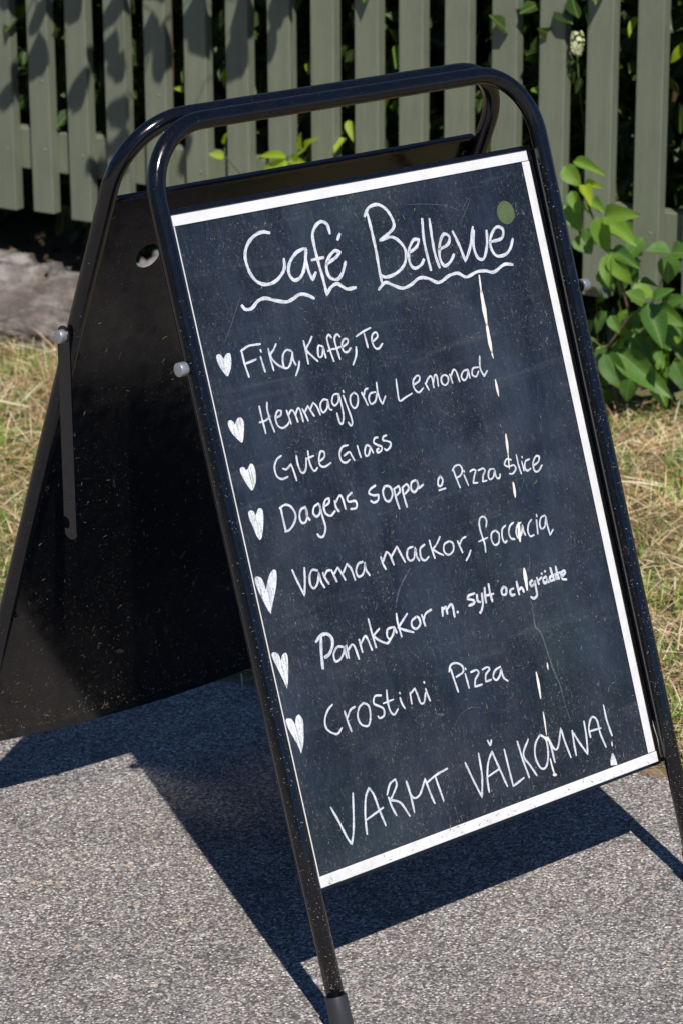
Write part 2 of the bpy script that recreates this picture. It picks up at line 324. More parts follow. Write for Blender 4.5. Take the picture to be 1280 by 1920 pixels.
def clump(P, sc, seed):
    x, y = P[:, 0]*sc+seed, P[:, 1]*sc-seed
    return (np.sin(x*1.7+np.sin(y*2.3))+np.sin(y*1.9+1.3*np.sin(x*1.1))+np.sin((x+y)*3.1)*.5)/2.5
P, t, d = verge_pts(95000, -2.3, 3.4, .0, 2.45)
c = clump(P, 3.2, 1.0); keep = (rng.uniform(-1, 1, len(P)) < c+.15) & (d < 2.3+rng.uniform(-.15, .1, len(P)))
P = P[keep]; n = len(P)
blades('grass', P, rng.uniform(.02, .065, n)*(1+.5*np.clip(clump(P, 2, 4), 0, 1)), rng.uniform(.0015, .0035, n), rng.uniform(.1, 1.0, n), rng.uniform(0, 6.28, n), M['grass'], ('short green grass growing between the path and the picket fence', 'grass'))
P, t, d = verge_pts(90000, -2.3, 3.4, -.03, 2.4); P[:, 2] += rng.uniform(0, .026, len(P)); n = len(P)
keep = ((d > 0)|(rng.uniform(0, 1, n) < .12)) & (rng.uniform(-1, 1, n) > clump(P, 3.2, 1.0)-.65); P = P[keep]; n = len(P); P[:, 2] += .004
blades('dry_grass', P, rng.uniform(.02, .11, n), rng.uniform(.0011, .0032, n), rng.uniform(.9, 1.5, n), rng.uniform(0, 6.28, n), M['hay'], ('dry straw and cut hay lying over the verge grass', 'straw'), droop=.22)
# upright green tufts that grow in separate clumps
P, t, d = verge_pts(60000, -2.3, 4.2, .05, 1.7); c = clump(P, 7.5, 2.2)*.6+clump(P, 15, 5)*.5; P = P[c > .32]; n = len(P)
blades('grass', P, rng.uniform(.04, .10, n), rng.uniform(.0018, .004, n), rng.uniform(.05, .7, n), rng.uniform(0, 6.28, n), M['tuft'], ('fresh green tufts standing up out of the dry verge', 'grass'), droop=.45)
# taller dry tufts below the rock
P, t, d = verge_pts(11000, 1.6, 4.2, 1.35, 1.76); n = len(P)
keep = clump(P, 4, 9) > -.3; P = P[keep]; n = len(P)
blades('dry_grass', P, rng.uniform(.05, .15, n), rng.uniform(.001, .0022, n), rng.uniform(.05, .7, n), rng.uniform(0, 6.28, n), M['hay'], ('taller tan dry grass standing in front of the long grey rock', 'dry grass'), droop=.3)
P, t, d = verge_pts(1100, -2.3, 4.0, .10, 2.2); n = len(P); P[:, 2] += .03
blades('straw', P, rng.uniform(.10, .22, n), rng.uniform(.003, .005, n), rng.uniform(1.25, 1.5, n), rng.uniform(0, 6.28, n), M['hay'], ('long pale straw stalks scattered on top of the verge', 'straw'), droop=.12)
# leaf litter under and behind the fence
n = 4200; s = rng.uniform(-1.6, 4.2, n); bk = rng.uniform(-.12, 1.8, n)**1.0
P = np.stack([FO.x+FD.x*s-FN.x*bk, FO.y+FD.y*s-FN.y*bk, rng.uniform(.03, .06, n)], 1)
blades('leaf_litter', P, rng.uniform(.02, .055, n), rng.uniform(.008, .022, n), rng.uniform(1.25, 1.6, n), rng.uniform(0, 6.28, n), M['litter'], ('brown fallen leaves lying on dark soil under the fence', 'leaf litter'), droop=.3)
P, t, d = verge_pts(9000, -2.3, 4.2, .02, 1.9); n = len(P); P[:, 2] += rng.uniform(.004, .03, n)
blades('leaf_litter', P, rng.uniform(.008, .025, n), rng.uniform(.004, .010, n), rng.uniform(.9, 1.6, n), rng.uniform(0, 6.28, n), M['flake'], ('small reddish brown dry leaf flakes lying among the verge grass', 'leaf litter'), droop=.3)
# loose grit on the asphalt
def grit(name, n, rmin, rmax, mat, label, region):
    Vs = []; Fs = []; base = 0
    ico = bmesh.new(); bmesh.ops.create_icosphere(ico, subdivisions=1, radius=1); iv = np.array([v.co[:] for v in ico.verts]); fc = np.array([[v.index for v in f.verts] for f in ico.faces]); ico.free()
    for i in range(n):
        x, y = region(); r = rmin+(rmax-rmin)*random.random()**3
        v = iv*rng.uniform(.6, 1.25, (len(iv), 1))*np.array([r, r*random.uniform(.6, 1), r*random.uniform(.4, .8)]); a = random.uniform(0, 6.28)
        rot = np.array([[math.cos(a), -math.sin(a), 0], [math.sin(a), math.cos(a), 0], [0, 0, 1]]); v = v@rot.T+np.array([x, y, r*.3]); Vs.append(v); Fs.append(fc+base); base += len(iv)
    o = np_mesh(name, np.concatenate(Vs), np.concatenate(Fs), mat); tag(o, label, 'gravel', kind='stuff'); return o
def path_pt():
    while True:
        t = random.uniform(-2.5, 3); e = edge_pt(t)+FN*random.uniform(.01, 3); return e.x, e.y
grit('gravel', 260, .0015, .0048, mat_blade('loose_stone', [(0, (.03, .03, .032)), (.5, (.08, .08, .08)), (.8, (.25, .24, .22)), (1, (.4, .17, .09))]), 'loose grit and small dark stones lying on the asphalt', path_pt)

# ---------------------------------------------------------------- fence
fence = empty('picket_fence', (FO.x, FO.y, 0), label='grey green wooden picket fence standing behind the chalkboard sign', cat='fence')
FM = Matrix(((FD.x, -FN.x, 0, 0), (FD.y, -FN.y, 0, 0), (0, 0, 1, 0), (0, 0, 0, 1)))      # local: x along the fence, y away from the path
PIT_ = .1345; PW = .071; PT = .034
NP0, NP1 = -24, 24; S0 = -.060
picket_meshes = []
for k in range(4):
    bm = box_bm(0, PW, 0, PT, .3+random.uniform(-.004, .004), 1.46, .0028, 2)
    if k:
        for v in bm.verts: v.co.x += .0012*math.sin(v.co.z*5+k*2); v.co.y += .001*math.sin(v.co.z*7+k)
    for v in bm.verts:
        if v.co.z > 1.4: v.co.z += -.03*(abs(v.co.x-PW/2)/(PW/2))
    me = bpy.data.meshes.new('picket'); bm.to_mesh(me); bm.free(); me.materials.append(M['picket']); picket_meshes.append(me)
nb = bmesh.new(); bmesh.ops.create_uvsphere(nb, u_segments=10, v_segments=5, radius=.0042)
for v in nb.verts: v.co.y *= .35
nme = bpy.data.meshes.new('nail'); nb.to_mesh(nme); nb.free(); nme.materials.append(M['nail'])
for i in range(NP0, NP1):
    x = S0+i*PIT_+random.uniform(-.0015, .0015)
    o = link('picket', picket_meshes[i % 4], fence, FM @ Matrix.Translation((x, 0, random.uniform(-.003, .003))))
    if -3 <= i <= 17:
        for zz in (.478+random.uniform(-.006, .006), .673 if i in (0, 3) else .472):
            if zz > .6 or i > -3:
                nl = link('nail', nme, fence, FM @ Matrix.Translation((x+PW*(.5+(.18 if zz != .472 else -.05)), -.0008, zz)))
                if zz == .472: bpy.data.objects.remove(nl)
x0, x1 = S0+NP0*PIT_-.05, S0+NP1*PIT_
bm_obj('rail', box_bm(x0, x1, PT+.001, PT+.046, .412, .528, .004), M['picket'], fence, FM)
bm_obj('rail', box_bm(x0, x1, PT+.001, PT+.046, 1.18, 1.30, .004), M['picket'], fence, FM)
for xx in (x0+.15, S0-8.5*PIT_, 4.6*.0+S0+21.5*PIT_): bm_obj('post', box_bm(xx, xx+.09, PT+.048, PT+.138, -.1, 1.42, .005), M['picket'], fence, FM)

# ---------------------------------------------------------------- rocks
def rock(name, s0, s1, bk0, bk1, h, seed, label, sub=6, prof=None):
    bm = bmesh.new(); bmesh.ops.create_icosphere(bm, subdivisions=sub, radius=1)
    r = random.Random(seed); ph = [r.uniform(0, 6) for _ in range(12)]
    for v in bm.verts:
        c = v.co.copy(); q3 = Vector((c.x*(s1-s0)*2.2, c.y*1.2, c.z*1.2))+Vector((seed, 0, 0)); rd = 1-abs(mnoise.fractal(q3*1.6, .9, 2.1, 5))*1.6; c *= 1+.10*(rd-.7)+.045*mnoise.fractal(q3*4, .8, 2, 4); d = .5*.10*math.sin(c.x*5+ph[0])*math.sin(c.y*4+ph[1])+.07*math.sin(c.z*9+ph[2]+c.x*7)+.04*math.sin(c.x*19+ph[3])*math.sin(c.y*17+ph[4])+.02*math.sin(c.x*41+c.z*37+ph[5])
        c *= 1+d*1.25+.05*abs(math.sin(c.x*13+c.y*9+ph[6]))*math.sin(c.z*15+ph[7])+.018*math.sin(c.x*67+c.z*53+ph[8]); sx = math.copysign(abs(c.x)**.8, c.x); zz = math.copysign(abs(c.z)**.75, c.z)
        v.co = ((s0+s1)/2+sx*(s1-s0)/2, (bk0+bk1)/2+c.y*(bk1-bk0)/2, zz*h*(1-.22*c.x*(s1-s0)/2))
    o = bm_obj(name, bm, M['rock'], None, None, True); o.matrix_world = Matrix.Translation((FO.x, FO.y, 0)) @ FM
    return tag(o, label, 'rock')
rock('rock', -1.45, 1.0, -.42, .03, .215, 3, 'long low grey rock under the left part of the fence')
rock('rock', .28, .50, -.13, .08, .235, 5, 'small pale cobble resting on the long rock, seen through the round hole of the sign', 4)
rock('rock', 1.97, 2.6, -.12, .04, .13, 9, 'small dark rock under the vine at the right of the fence', 4)

# ---------------------------------------------------------------- leaves
def leaf_mesh(name, mat, seg=8, fold=.22, curl=.18, notch=0, wave=0, seed=0):
    """unit leaf: length 1 along +Y from origin, width 1 across X, +Z the upper side"""
    V = []; Fc = []; UV = []; r = random.Random(seed)
    cols = (-1, -.55, 0, .55, 1)
    for i in range(seg+1):
        t = i/seg; w_ = .5*(math.sin(math.pi*min(1, t**.78))**.72)*(1-.25*t) if 0 < t < 1 else .012
        for c_ in cols:
            x = c_*w_; z = abs(c_)*w_*fold*2 - curl*t*t + wave*math.sin(t*9+c_*2)*.03*abs(c_); V.append((x, t-.05*abs(c_)*math.sin(math.pi*t), z)); UV.append((.5+c_*.5*w_*2, t))
    n = len(cols)
    for i in range(seg):
        for j in range(n-1): Fc.append((i*n+j, i*n+j+1, (i+1)*n+j+1, (i+1)*n+j))
    me = bpy.data.meshes.new(name); me.from_pydata(V, [], Fc); me.materials.append(mat)
    uvl = me.uv_layers.new(name='UVMap')
    for l in me.loops: uvl.data[l.index].uv = UV[l.vertex_index]
    me.polygons.foreach_set('use_smooth', [True]*len(me.polygons)); me.update(); return me
LM = {k: [leaf_mesh('leaf', M[{0: 'leafd', 1: 'leaf', 2: 'leafy', 3: 'shrub'}[k]], fold=f, curl=c_, wave=1, seed=i) for i, (f, c_) in enumerate(((.22, .15), (.12, .25), (.3, .08)))] for k in (0, 1, 2, 3)}
def leaf_at(parent, A, B, wd, k, up=None, name='leaf'):
    A, B = Vector(A), Vector(B); y = B-A; L = y.length; y.normalize()
    up = Vector(up) if up else (FN*.8+Vector((0, 0, .6))+Vector((random.uniform(-.35, .35), random.uniform(-.35, .35), random.uniform(-.3, .3))))
    x = y.cross(up).normalized(); z = x.cross(y).normalized()
    m = Matrix(((x.x*wd, y.x*L, z.x*L*.8, A.x), (x.y*wd, y.y*L, z.y*L*.8, A.y), (x.z*wd, y.z*L, z.z*L*.8, A.z), (0, 0, 0, 1)))
    return link(name, random.choice(LM[k]), parent, Matrix.Translation(-parent.location) @ m)
def rel(parent, pts): return [Vector(p)-parent.location for p in pts]

def fence_pt(px, py):
    r = Fw+Rt*((px-640)/FPX)+Up*((960-py)/FPX); t = ((FO-CAM).dot(FN))/r.dot(FN); return CAM+r*t
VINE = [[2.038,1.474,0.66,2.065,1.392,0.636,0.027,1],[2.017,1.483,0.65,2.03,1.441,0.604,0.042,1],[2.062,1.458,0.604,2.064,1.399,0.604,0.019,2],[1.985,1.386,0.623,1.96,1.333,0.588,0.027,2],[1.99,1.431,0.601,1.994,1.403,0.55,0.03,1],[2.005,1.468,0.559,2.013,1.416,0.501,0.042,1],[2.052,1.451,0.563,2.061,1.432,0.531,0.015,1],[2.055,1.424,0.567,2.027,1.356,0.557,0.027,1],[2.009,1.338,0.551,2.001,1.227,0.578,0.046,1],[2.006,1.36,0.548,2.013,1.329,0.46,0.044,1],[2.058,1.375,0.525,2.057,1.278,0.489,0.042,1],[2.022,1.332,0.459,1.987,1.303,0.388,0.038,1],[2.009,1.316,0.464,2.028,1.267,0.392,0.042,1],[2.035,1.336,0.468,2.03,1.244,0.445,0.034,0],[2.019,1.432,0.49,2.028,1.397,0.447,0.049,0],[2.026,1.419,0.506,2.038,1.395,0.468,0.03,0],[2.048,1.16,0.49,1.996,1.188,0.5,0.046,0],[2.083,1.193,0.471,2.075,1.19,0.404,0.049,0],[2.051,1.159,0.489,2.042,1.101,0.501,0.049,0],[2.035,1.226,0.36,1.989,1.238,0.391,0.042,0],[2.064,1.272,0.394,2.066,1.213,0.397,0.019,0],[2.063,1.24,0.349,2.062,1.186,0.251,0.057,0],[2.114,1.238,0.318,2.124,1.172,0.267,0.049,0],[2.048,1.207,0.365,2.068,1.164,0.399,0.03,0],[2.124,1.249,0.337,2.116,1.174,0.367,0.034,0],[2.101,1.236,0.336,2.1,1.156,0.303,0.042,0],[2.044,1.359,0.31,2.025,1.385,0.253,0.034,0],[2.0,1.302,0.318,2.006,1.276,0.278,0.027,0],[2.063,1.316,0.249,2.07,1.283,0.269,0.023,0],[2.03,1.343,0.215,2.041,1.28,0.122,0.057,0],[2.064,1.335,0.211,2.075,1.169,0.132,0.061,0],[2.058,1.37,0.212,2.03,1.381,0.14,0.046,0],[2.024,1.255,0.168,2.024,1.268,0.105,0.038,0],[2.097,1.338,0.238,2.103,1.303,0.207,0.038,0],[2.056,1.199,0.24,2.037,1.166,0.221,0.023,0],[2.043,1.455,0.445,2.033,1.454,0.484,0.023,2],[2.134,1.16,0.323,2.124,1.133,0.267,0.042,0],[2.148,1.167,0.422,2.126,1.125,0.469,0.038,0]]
vb = Vector((2.085, 1.33, .02))
vine = empty('climbing_vine', vb, label='broad leaved green vine climbing the fence right of the sign', cat='plant')
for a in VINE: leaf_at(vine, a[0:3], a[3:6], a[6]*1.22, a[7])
for i in range(38):
    A = fence_pt(random.uniform(1120, 1300), random.uniform(560, 690))+FN*random.uniform(.04, .12); B = A+Vector((random.uniform(-.03, .03), random.uniform(-.06, .05), random.uniform(-.09, -.02)))
    leaf_at(vine, A, B, random.uniform(.036, .06), random.choice((0, 0, 1)))
# stems that carry the leaves
stems = [([(2.085, 1.33, .02), (2.06, 1.374, .207), (2.079, 1.314, .306), (2.05, 1.325, .40), (2.03, 1.33, .46), (2.035, 1.40, .53), (2.045, 1.45, .60)], .0045, 'bark'),
    ([(2.079, 1.314, .306), (2.07, 1.24, .34), (2.06, 1.20, .40), (2.06, 1.17, .48)], .0028, 'greenstem'), ([(2.06, 1.374, .207), (2.04, 1.40, .235), (2.03, 1.43, .25)], .002, 'greenstem'),
    ([(2.05, 1.325, .40), (2.04, 1.36, .48), (2.02, 1.345, .545), (2.045, 1.42, .565), (2.04, 1.47, .60)], .002, 'greenstem'), ([(2.09, 1.25, .32), (2.11, 1.2, .34), (2.13, 1.15, .38)], .002, 'greenstem')]
for pts, r, mt in stems: tube('stem', rel(vine, pts), [r*(1-.5*i/len(pts)) for i in range(len(pts))], M[mt], vine, 8)
# extra leaves: back layer and the part that runs on past the frame
for i in range(60):
    s = random.uniform(1.72, 2.55); z = random.uniform(.08, .62)*(1 if s > 1.9 else .85); off = random.uniform(.02, .10)
    A = FO+FD*s+FN*off+Vector((0, 0, z)); B = A+Vector((random.uniform(-.05, .05), random.uniform(-.05, .05), random.uniform(-.09, .01)))*1.1
    leaf_at(vine, A, B, random.uniform(.036, .06), random.choice((0, 0, 1)))
SPRIG = [[1.774,2.493,0.551,1.738,2.511,0.563,0.026,2],[1.775,2.49,0.586,1.754,2.456,0.629,0.017,2],[1.828,2.303,0.572,1.781,2.359,0.577,0.027,2],[1.828,2.303,0.565,1.779,2.366,0.527,0.027,2],[1.831,2.295,0.562,1.802,2.287,0.536,0.023,2],[1.832,2.291,0.566,1.821,2.219,0.572,0.026,2],[1.834,2.283,0.567,1.818,2.231,0.605,0.015,2],[1.842,2.255,0.598,1.817,2.234,0.649,0.027,2],[1.843,2.251,0.599,1.829,2.192,0.644,0.023,2]]
sp1 = empty('vine_sprig', (1.80, 2.50, .30), label='single lime leaf poking through the fence above the sign panel', cat='plant')
sp2 = empty('vine_sprig', (1.83, 2.29, .30), label='lime green leafy sprig in front of the fence, seen through the sign handle', cat='plant')
lime = empty('vine_sprig', (2.10, 1.77, .30), label='lime green leaves behind the fence just left of the sign top right corner', cat='plant')
for (x0_, y0_, x1_, y1_, wd, of) in ((955, 350, 940, 440, .075, .05), (985, 375, 960, 425, .06, .06), (930, 380, 925, 435, .05, .07), (905, 235, 888, 290, .06, -.04), (915, 270, 900, 330, .06, -.03), (903, 190, 896, 232, .04, -.05), (992, 300, 985, 335, .05, -.04), (740, 200, 733, 235, .05, -.05), (745, 100, 735, 60, .045, -.05)):
    A = fence_pt(x0_, y0_)+FN*of; B = fence_pt(x1_, y1_)+FN*of; leaf_at(lime, A, B, wd*.8, 2)
tube('stem', rel(lime, [(2.16, 1.78, .03), (2.15, 1.77, .4), (2.13, 1.76, .8)]), .003, M['greenstem'], lime, 6)
for a in SPRIG[:2]: leaf_at(sp1, a[0:3], a[3:6], a[6], a[7])
for a in SPRIG[2:]: leaf_at(sp2, a[0:3], a[3:6], a[6], a[7])
tube('stem', rel(sp1, [(1.93, 2.55, .05), (1.92, 2.54, .35), (1.83, 2.50, .50), (1.774, 2.492, .555), (1.775, 2.49, .588)]), .0016, M['greenstem'], sp1, 6)
tube('stem', rel(sp2, [(1.96, 2.36, .05), (1.95, 2.35, .38), (1.87, 2.32, .52), (1.828, 2.303, .57), (1.843, 2.253, .60)]), .002, M['greenstem'], sp2, 6)

# shrubs behind the fence
def foliage(n, cs, rad, Lr, mat, parent, k=3):
    """n folded leaf blades as one mesh (3 quads each side kept small)"""
    d = rng.normal(size=(n, 3)); d /= np.linalg.norm(d, axis=1)[:, None]; rr = rng.uniform(.25, 1, n)**.6
    P = np.array(cs)+d*rr[:, None]*np.array(rad)
    cl = np.sin(P[:, 0]*9)*np.sin(P[:, 1]*8+1)*np.sin(P[:, 2]*7+2); P = P[cl > -.25]; P = P[P[:, 2] > .05]; n = len(P)
    y = rng.normal(size=(n, 3)); y[:, 2] -= .5; y /= np.linalg.norm(y, axis=1)[:, None]
    u = rng.normal(size=(n, 3))*.5+np.array([SUN.x, SUN.y, SUN.z]); x = np.cross(y, u); x /= np.linalg.norm(x, axis=1)[:, None]; z = np.cross(x, y)
    L = rng.uniform(*Lr, n)[:, None]; W = L*.26
    prof = [(0, 0, 0), (-1, .45, .3), (0, .4, -.0), (1, .45, .3), (0, 1, -.15), (-.75, .72, .12), (.75, .72, .12), (0, .72, -.06)]
    V = np.stack([P+x*W*a+y*L*b+z*L*.35*c_ for a, b, c_ in prof], 1).reshape(-1, 3)
    base = (np.arange(n)*8)[:, None]
    Fq = np.concatenate([base+np.array(f) for f in ((0, 3, 2, 1), (1, 2, 7, 5), (2, 3, 6, 7), (5, 7, 6, 4))], 0)
    o = np_mesh('foliage', V-np.array(parent.location), Fq, mat, parent); o['kind'] = 'stuff'
    uvl = o.data.uv_layers.new(name='UVMap'); li = np.zeros(len(o.data.loops), np.int32); o.data.loops.foreach_get('vertex_index', li)
    pr = np.array([(.5+a*.4, b) for a, b, c_ in prof]); uvl.data.foreach_set('uv', pr[li % 8].astype(np.float32).ravel())
    return o
SH = [(-2.9, .75, 'dark shrub behind the far left end of the fence'), (-1.9, .70, 'broad shrub behind the fence left of the long rock'), (-.9, .75, 'dark shrub behind the fence beyond the left edge'), (.05, .62, 'dense dark shrub behind the fence at the left, over the rock'), (.85, .60, 'leafy shrub behind the fence above the sign handle'),
      (1.55, .62, 'green shrub behind the fence right of the sign handle'), (2.35, .66, 'shrub with bright leaves behind the far right pickets')]
for i, (s, bk, lab) in enumerate(SH):
    b = FO+FD*s-FN*bk
    sh = empty('shrub', (b.x, b.y, .02), label=lab, cat='shrub', group='shrubs growing behind the fence')
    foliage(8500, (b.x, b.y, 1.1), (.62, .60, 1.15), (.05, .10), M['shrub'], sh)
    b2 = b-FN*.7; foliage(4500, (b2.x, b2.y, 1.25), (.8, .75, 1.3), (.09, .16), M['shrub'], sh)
    for k in range(5):
        a = random.uniform(0, 6.28); p = [Vector((0, 0, 0)), Vector((math.cos(a)*.08, math.sin(a)*.08, .4)), Vector((math.cos(a)*.2, math.sin(a)*.2, .9)), Vector((math.cos(a)*.35, math.sin(a)*.35, 1.6))]
        tube('stem', p, [.014, .011, .008, .003], M['bark'], sh, 7)
    for k in range(44):                                  # single leaves near the gaps
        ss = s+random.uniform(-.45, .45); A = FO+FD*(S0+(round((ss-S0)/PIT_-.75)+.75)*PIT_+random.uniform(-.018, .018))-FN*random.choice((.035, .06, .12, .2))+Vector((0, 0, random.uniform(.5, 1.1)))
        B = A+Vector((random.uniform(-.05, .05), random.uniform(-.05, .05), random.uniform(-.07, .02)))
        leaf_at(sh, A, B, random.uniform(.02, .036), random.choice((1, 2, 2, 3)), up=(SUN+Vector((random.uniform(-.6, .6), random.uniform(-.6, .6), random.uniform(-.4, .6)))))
# unseen foliage wall added behind the camera to darken the low horizon in reflections
hb = FO+FN*11.6+FD*2.5
added_hedge = empty('added_hedge', (hb.x, hb.y, 0), label='unseen dark foliage wall added behind the camera to darken the horizon in reflections', cat='added_hedge')
n = 26000; P = np.stack([rng.uniform(-9, 9, n), rng.uniform(-.7, .7, n), rng.uniform(0, 1, n)**.8*3.6], 1); P[:, 2] *= 1+.12*np.sin(P[:, 0]*1.7)+.06*np.sin(P[:, 0]*4.1)
Q = np.outer(P[:, 0], np.array(FD[:]))+np.outer(P[:, 1], np.array(FN[:])); Q[:, 2] += P[:, 2]
blades('foliage', Q, rng.uniform(.12, .25, n), rng.uniform(.06, .12, n), rng.uniform(.2, 2.6, n), rng.uniform(0, 6.28, n), M['shrub'], None, .5, added_hedge)['kind'] = 'stuff'
for k in range(12):
    p = FD*(-8.5+k*1.55); tube('stem', [p, p+Vector((.05, 0, 1.5)), p+Vector((0, .1, 3.0))], [.05, .035, .015], M['bark'], added_hedge, 8)
# pale flower head between the right pickets
fl = empty('flower_cluster', tuple(fence_pt(1083, 80)+FN*.005), label='pale cream flower cluster peeking from behind a picket top right', cat='flower')
M['petal'] = mat_simple('cream_petal', (.55, .62, .32), .6, c2=(.66, .68, .42))
bm = bmesh.new()
for k in range(60):
    z = random.uniform(-.026, .026); a = random.uniform(0, 6.28); rr = .014*(1-(z/.035)**2)**.5; c_ = Vector((math.cos(a)*rr, math.sin(a)*rr, z)); nrm = Vector((c_.x, c_.y, z*.5)).normalized(); u_ = nrm.orthogonal().normalized(); v_ = nrm.cross(u_); q = random.uniform(.004, .007)
    vs = [bm.verts.new(c_+nrm*.003*(j % 2)+(u_*math.cos(j*1.256)+v_*math.sin(j*1.256))*q) for j in range(5)]; bm.faces.new(vs)
bm_obj('petals', bm, M['petal'], fl)['kind'] = 'stuff'
tube('stem', [(0, 0, -.02), (.05, .04, -.12), (.16, .08, -.5), (.18, .08, -.9)], .0018, M['greenstem'], fl, 6)

# leafy vine over the fence top, above the picture, whose shadow falls on the left pickets
cv = empty('overhanging_vine', (FO.x, FO.y, 0)+FN*0 if False else tuple(FO-FN*.12), label='leafy vine arching over the fence top, shading the left pickets', cat='plant')
SHD = '22,150 2,222 22;70,8 75,60 26;72,60 74,148 30;172,62 186,108 18;172,110 138,204 26;215,-10 212,60 40;218,55 203,120 26;232,95 206,168 30;242,175 206,240 34;236,235 212,300 32;285,20 272,102 26;308,40 303,165 26;298,-30 270,20 34;372,-20 350,70 46;388,20 368,128 34;448,-10 462,65 34;452,30 448,140 30;512,40 506,112 16;520,-30 524,50 22;30,90 40,170 18;150,-40 128,40 34;100,-30 92,20 40;345,250 352,292 14;190,262 178,335 30;232,290 222,330 24;415,-30 395,60 30;545,-30 540,30 26;20,-60 24,10 30'
lp = []
for s_ in SHD.split(';'):
    a, b, wd = s_.split(); A = fence_pt(*map(float, a.split(','))); B = fence_pt(*map(float, b.split(','))); B = A+(B-A)*1.2
    zt = random.uniform(1.34, 1.5); tt = max(.15, (zt-min(A.z, B.z))/SUN.z); 
    A2 = A+SUN*tt; B2 = B+SUN*(tt+random.uniform(-.03, .03)); leaf_at(cv, A2, B2, float(wd)/620*1.55, 1, up=SUN+Vector((random.uniform(-.2, .2), random.uniform(-.2, .2), 0))); lp.append(A2)
tb = FO-FN*.12
for k in range(4):
    tgt = sorted(lp, key=lambda p: (p-FO).dot(FD))[k*len(lp)//4:(k+1)*len(lp)//4]
    mean = sum(tgt, Vector())/len(tgt)
    root = tb+FD*((mean-FO).dot(FD)); top = root+Vector((0, 0, 1.62)); pts = [root, root+Vector((.01, .02, .9)), top, top+(mean-top)*.5+Vector((0, 0, .10)), mean+Vector((0, 0, .05))]
    tube('stem', rel(cv, pts), [.006, .005, .004, .003, .002], M['bark'], cv, 6)
    for p in tgt: tube('stem', rel(cv, [mean+Vector((0, 0, .05)), (mean+p)/2+Vector((0, 0, .04)), p]), .0012, M['greenstem'], cv, 5)

# ---------------------------------------------------------------- the A-board sign
W_, RT, E_ = .3766, .0136, .0194
al, be, YF = .3289, .4064, .5124
VT, VB = 1.3464, 1.3889
sign = empty('a_board_sign', (0, 0, 0), label='black folding pavement sign with handwritten white chalkboard menu', cat='sign')
def plane_m(front):
    a = al if front else be; s, c_ = math.sin(a), math.cos(a); ey = Vector((0, s if front else -s, c_)); ex = Vector((1, 0, 0)); ez = ex.cross(ey); o = Vector((0, -YF if front else YF, 0))
    return Matrix(((1, ey.x, ez.x, o.x), (0, ey.y, ez.y, o.y), (0, ey.z, ez.z, o.z), (0, 0, 0, 1)))
MF, MB = plane_m(True), plane_m(False)
def ushape(vt, rb):
    p = [(-W_, .012, 0), (-W_, .3, 0), (-W_, .7, 0), (-W_, vt-rb-.05, 0)]
    for i in range(15):
        a = math.pi-math.pi/2*i/14; p.append((-W_+rb+rb*math.cos(a), vt-rb+rb*math.sin(a), 0))
    p += [(-.1, vt, 0), (.1, vt, 0)]
    for i in range(15):
        a = math.pi/2-math.pi/2*i/14; p.append((W_-rb+rb*math.cos(a), vt-rb+rb*math.sin(a), 0))
    return p+[(W_, vt-rb-.05, 0), (W_, .7, 0), (W_, .3, 0), (W_, .012, 0)]
tube('tube_frame', ushape(VT, .107), RT, M['black'], sign, 28, MF)
tube('tube_frame', ushape(VB, .107), RT, M['black'], sign, 28, MB)
for m_ in (MF, MB):
    for sx in (-1, 1):
        f = cyl('foot_cap', (sx*W_, .030, 0), (0, 1, 0), .0168, .066, M['plastic'], sign, 28, .0012, m_)

def holed_plate(us, vs, hu, hv, r, zf, z1, th, seg=32):
    """sheet over the grid us x vs with a round hole; zf(u,v) gives extra relief; returns verts, faces of a closed sheet"""
    s = r*1.35; us = sorted(set(list(us)+[hu-s, hu+s])); vs = sorted(set(list(vs)+[hv-s, hv+s]))
    us = [u for u in us if not (hu-s < u < hu+s)]; vs = [v for v in vs if not (hv-s < v < hv+s)]
    V = []; Fc = []
    def add(u, v, z): V.append((u, v, z+zf(u, v))); return len(V)-1
    for side, z in ((0, z1), (1, z1-th)):
        g = {}
        for i, u in enumerate(us):
            for j, v in enumerate(vs): g[i, j] = add(u, v, z)
        for i in range(len(us)-1):
            for j in range(len(vs)-1):
                if abs(us[i]-(hu-s)) < 1e-9 and abs(vs[j]-(hv-s)) < 1e-9: continue
                f = (g[i, j], g[i+1, j], g[i+1, j+1], g[i, j+1]); Fc.append(f if side == 0 else f[::-1])
        ring = []; sq = []
        for k in range(seg):
            a = 2*math.pi*(k+.5)/seg-math.pi/4 if False else 2*math.pi*k/seg+math.pi/4; c_, s_ = math.cos(a), math.sin(a); mx = max(abs(c_), abs(s_))
            ring.append(add(hu+r*c_, hv+r*s_, z)); sq.append(add(hu+s*c_/mx, hv+s*s_/mx, z))
        for k in range(seg):
            f = (sq[k], sq[(k+1) % seg], ring[(k+1) % seg], ring[k]); Fc.append(f if side == 0 else f[::-1])
        if side == 0: r0, g0 = ring, g
        else:
            for k in range(seg): Fc.append((r0[k], r0[(k+1) % seg], ring[(k+1) % seg], ring[k]))
            nu, nv = len(us)-1, len(vs)-1
            for i in range(nu): Fc.append((g0[i, 0], g[i, 0], g[i+1, 0], g0[i+1, 0])); Fc.append((g0[i, nv], g0[i+1, nv], g[i+1, nv], g[i, nv]))
            for j in range(nv): Fc.append((g0[0, j], g0[0, j+1], g[0, j+1], g[0, j])); Fc.append((g0[nu, j], g[nu, j], g[nu, j+1], g0[nu, j+1]))
    return V, Fc
ZB = -E_                                                # face of the chalkboard in the front plane
V, Fc = holed_plate((-.3445, .3445), (.2325, 1.2030), .2908, 1.1295, .019, lambda u, v: 0, ZB, .0012)
board = mesh_obj('chalkboard', V, Fc, M['board'], sign, matrix=MF)
V, Fc = holed_plate((-.3655, .3655), (.2108, 1.2268), .2908, 1.1295, .0192, lambda u, v: 0, ZB-.0016, .0014)
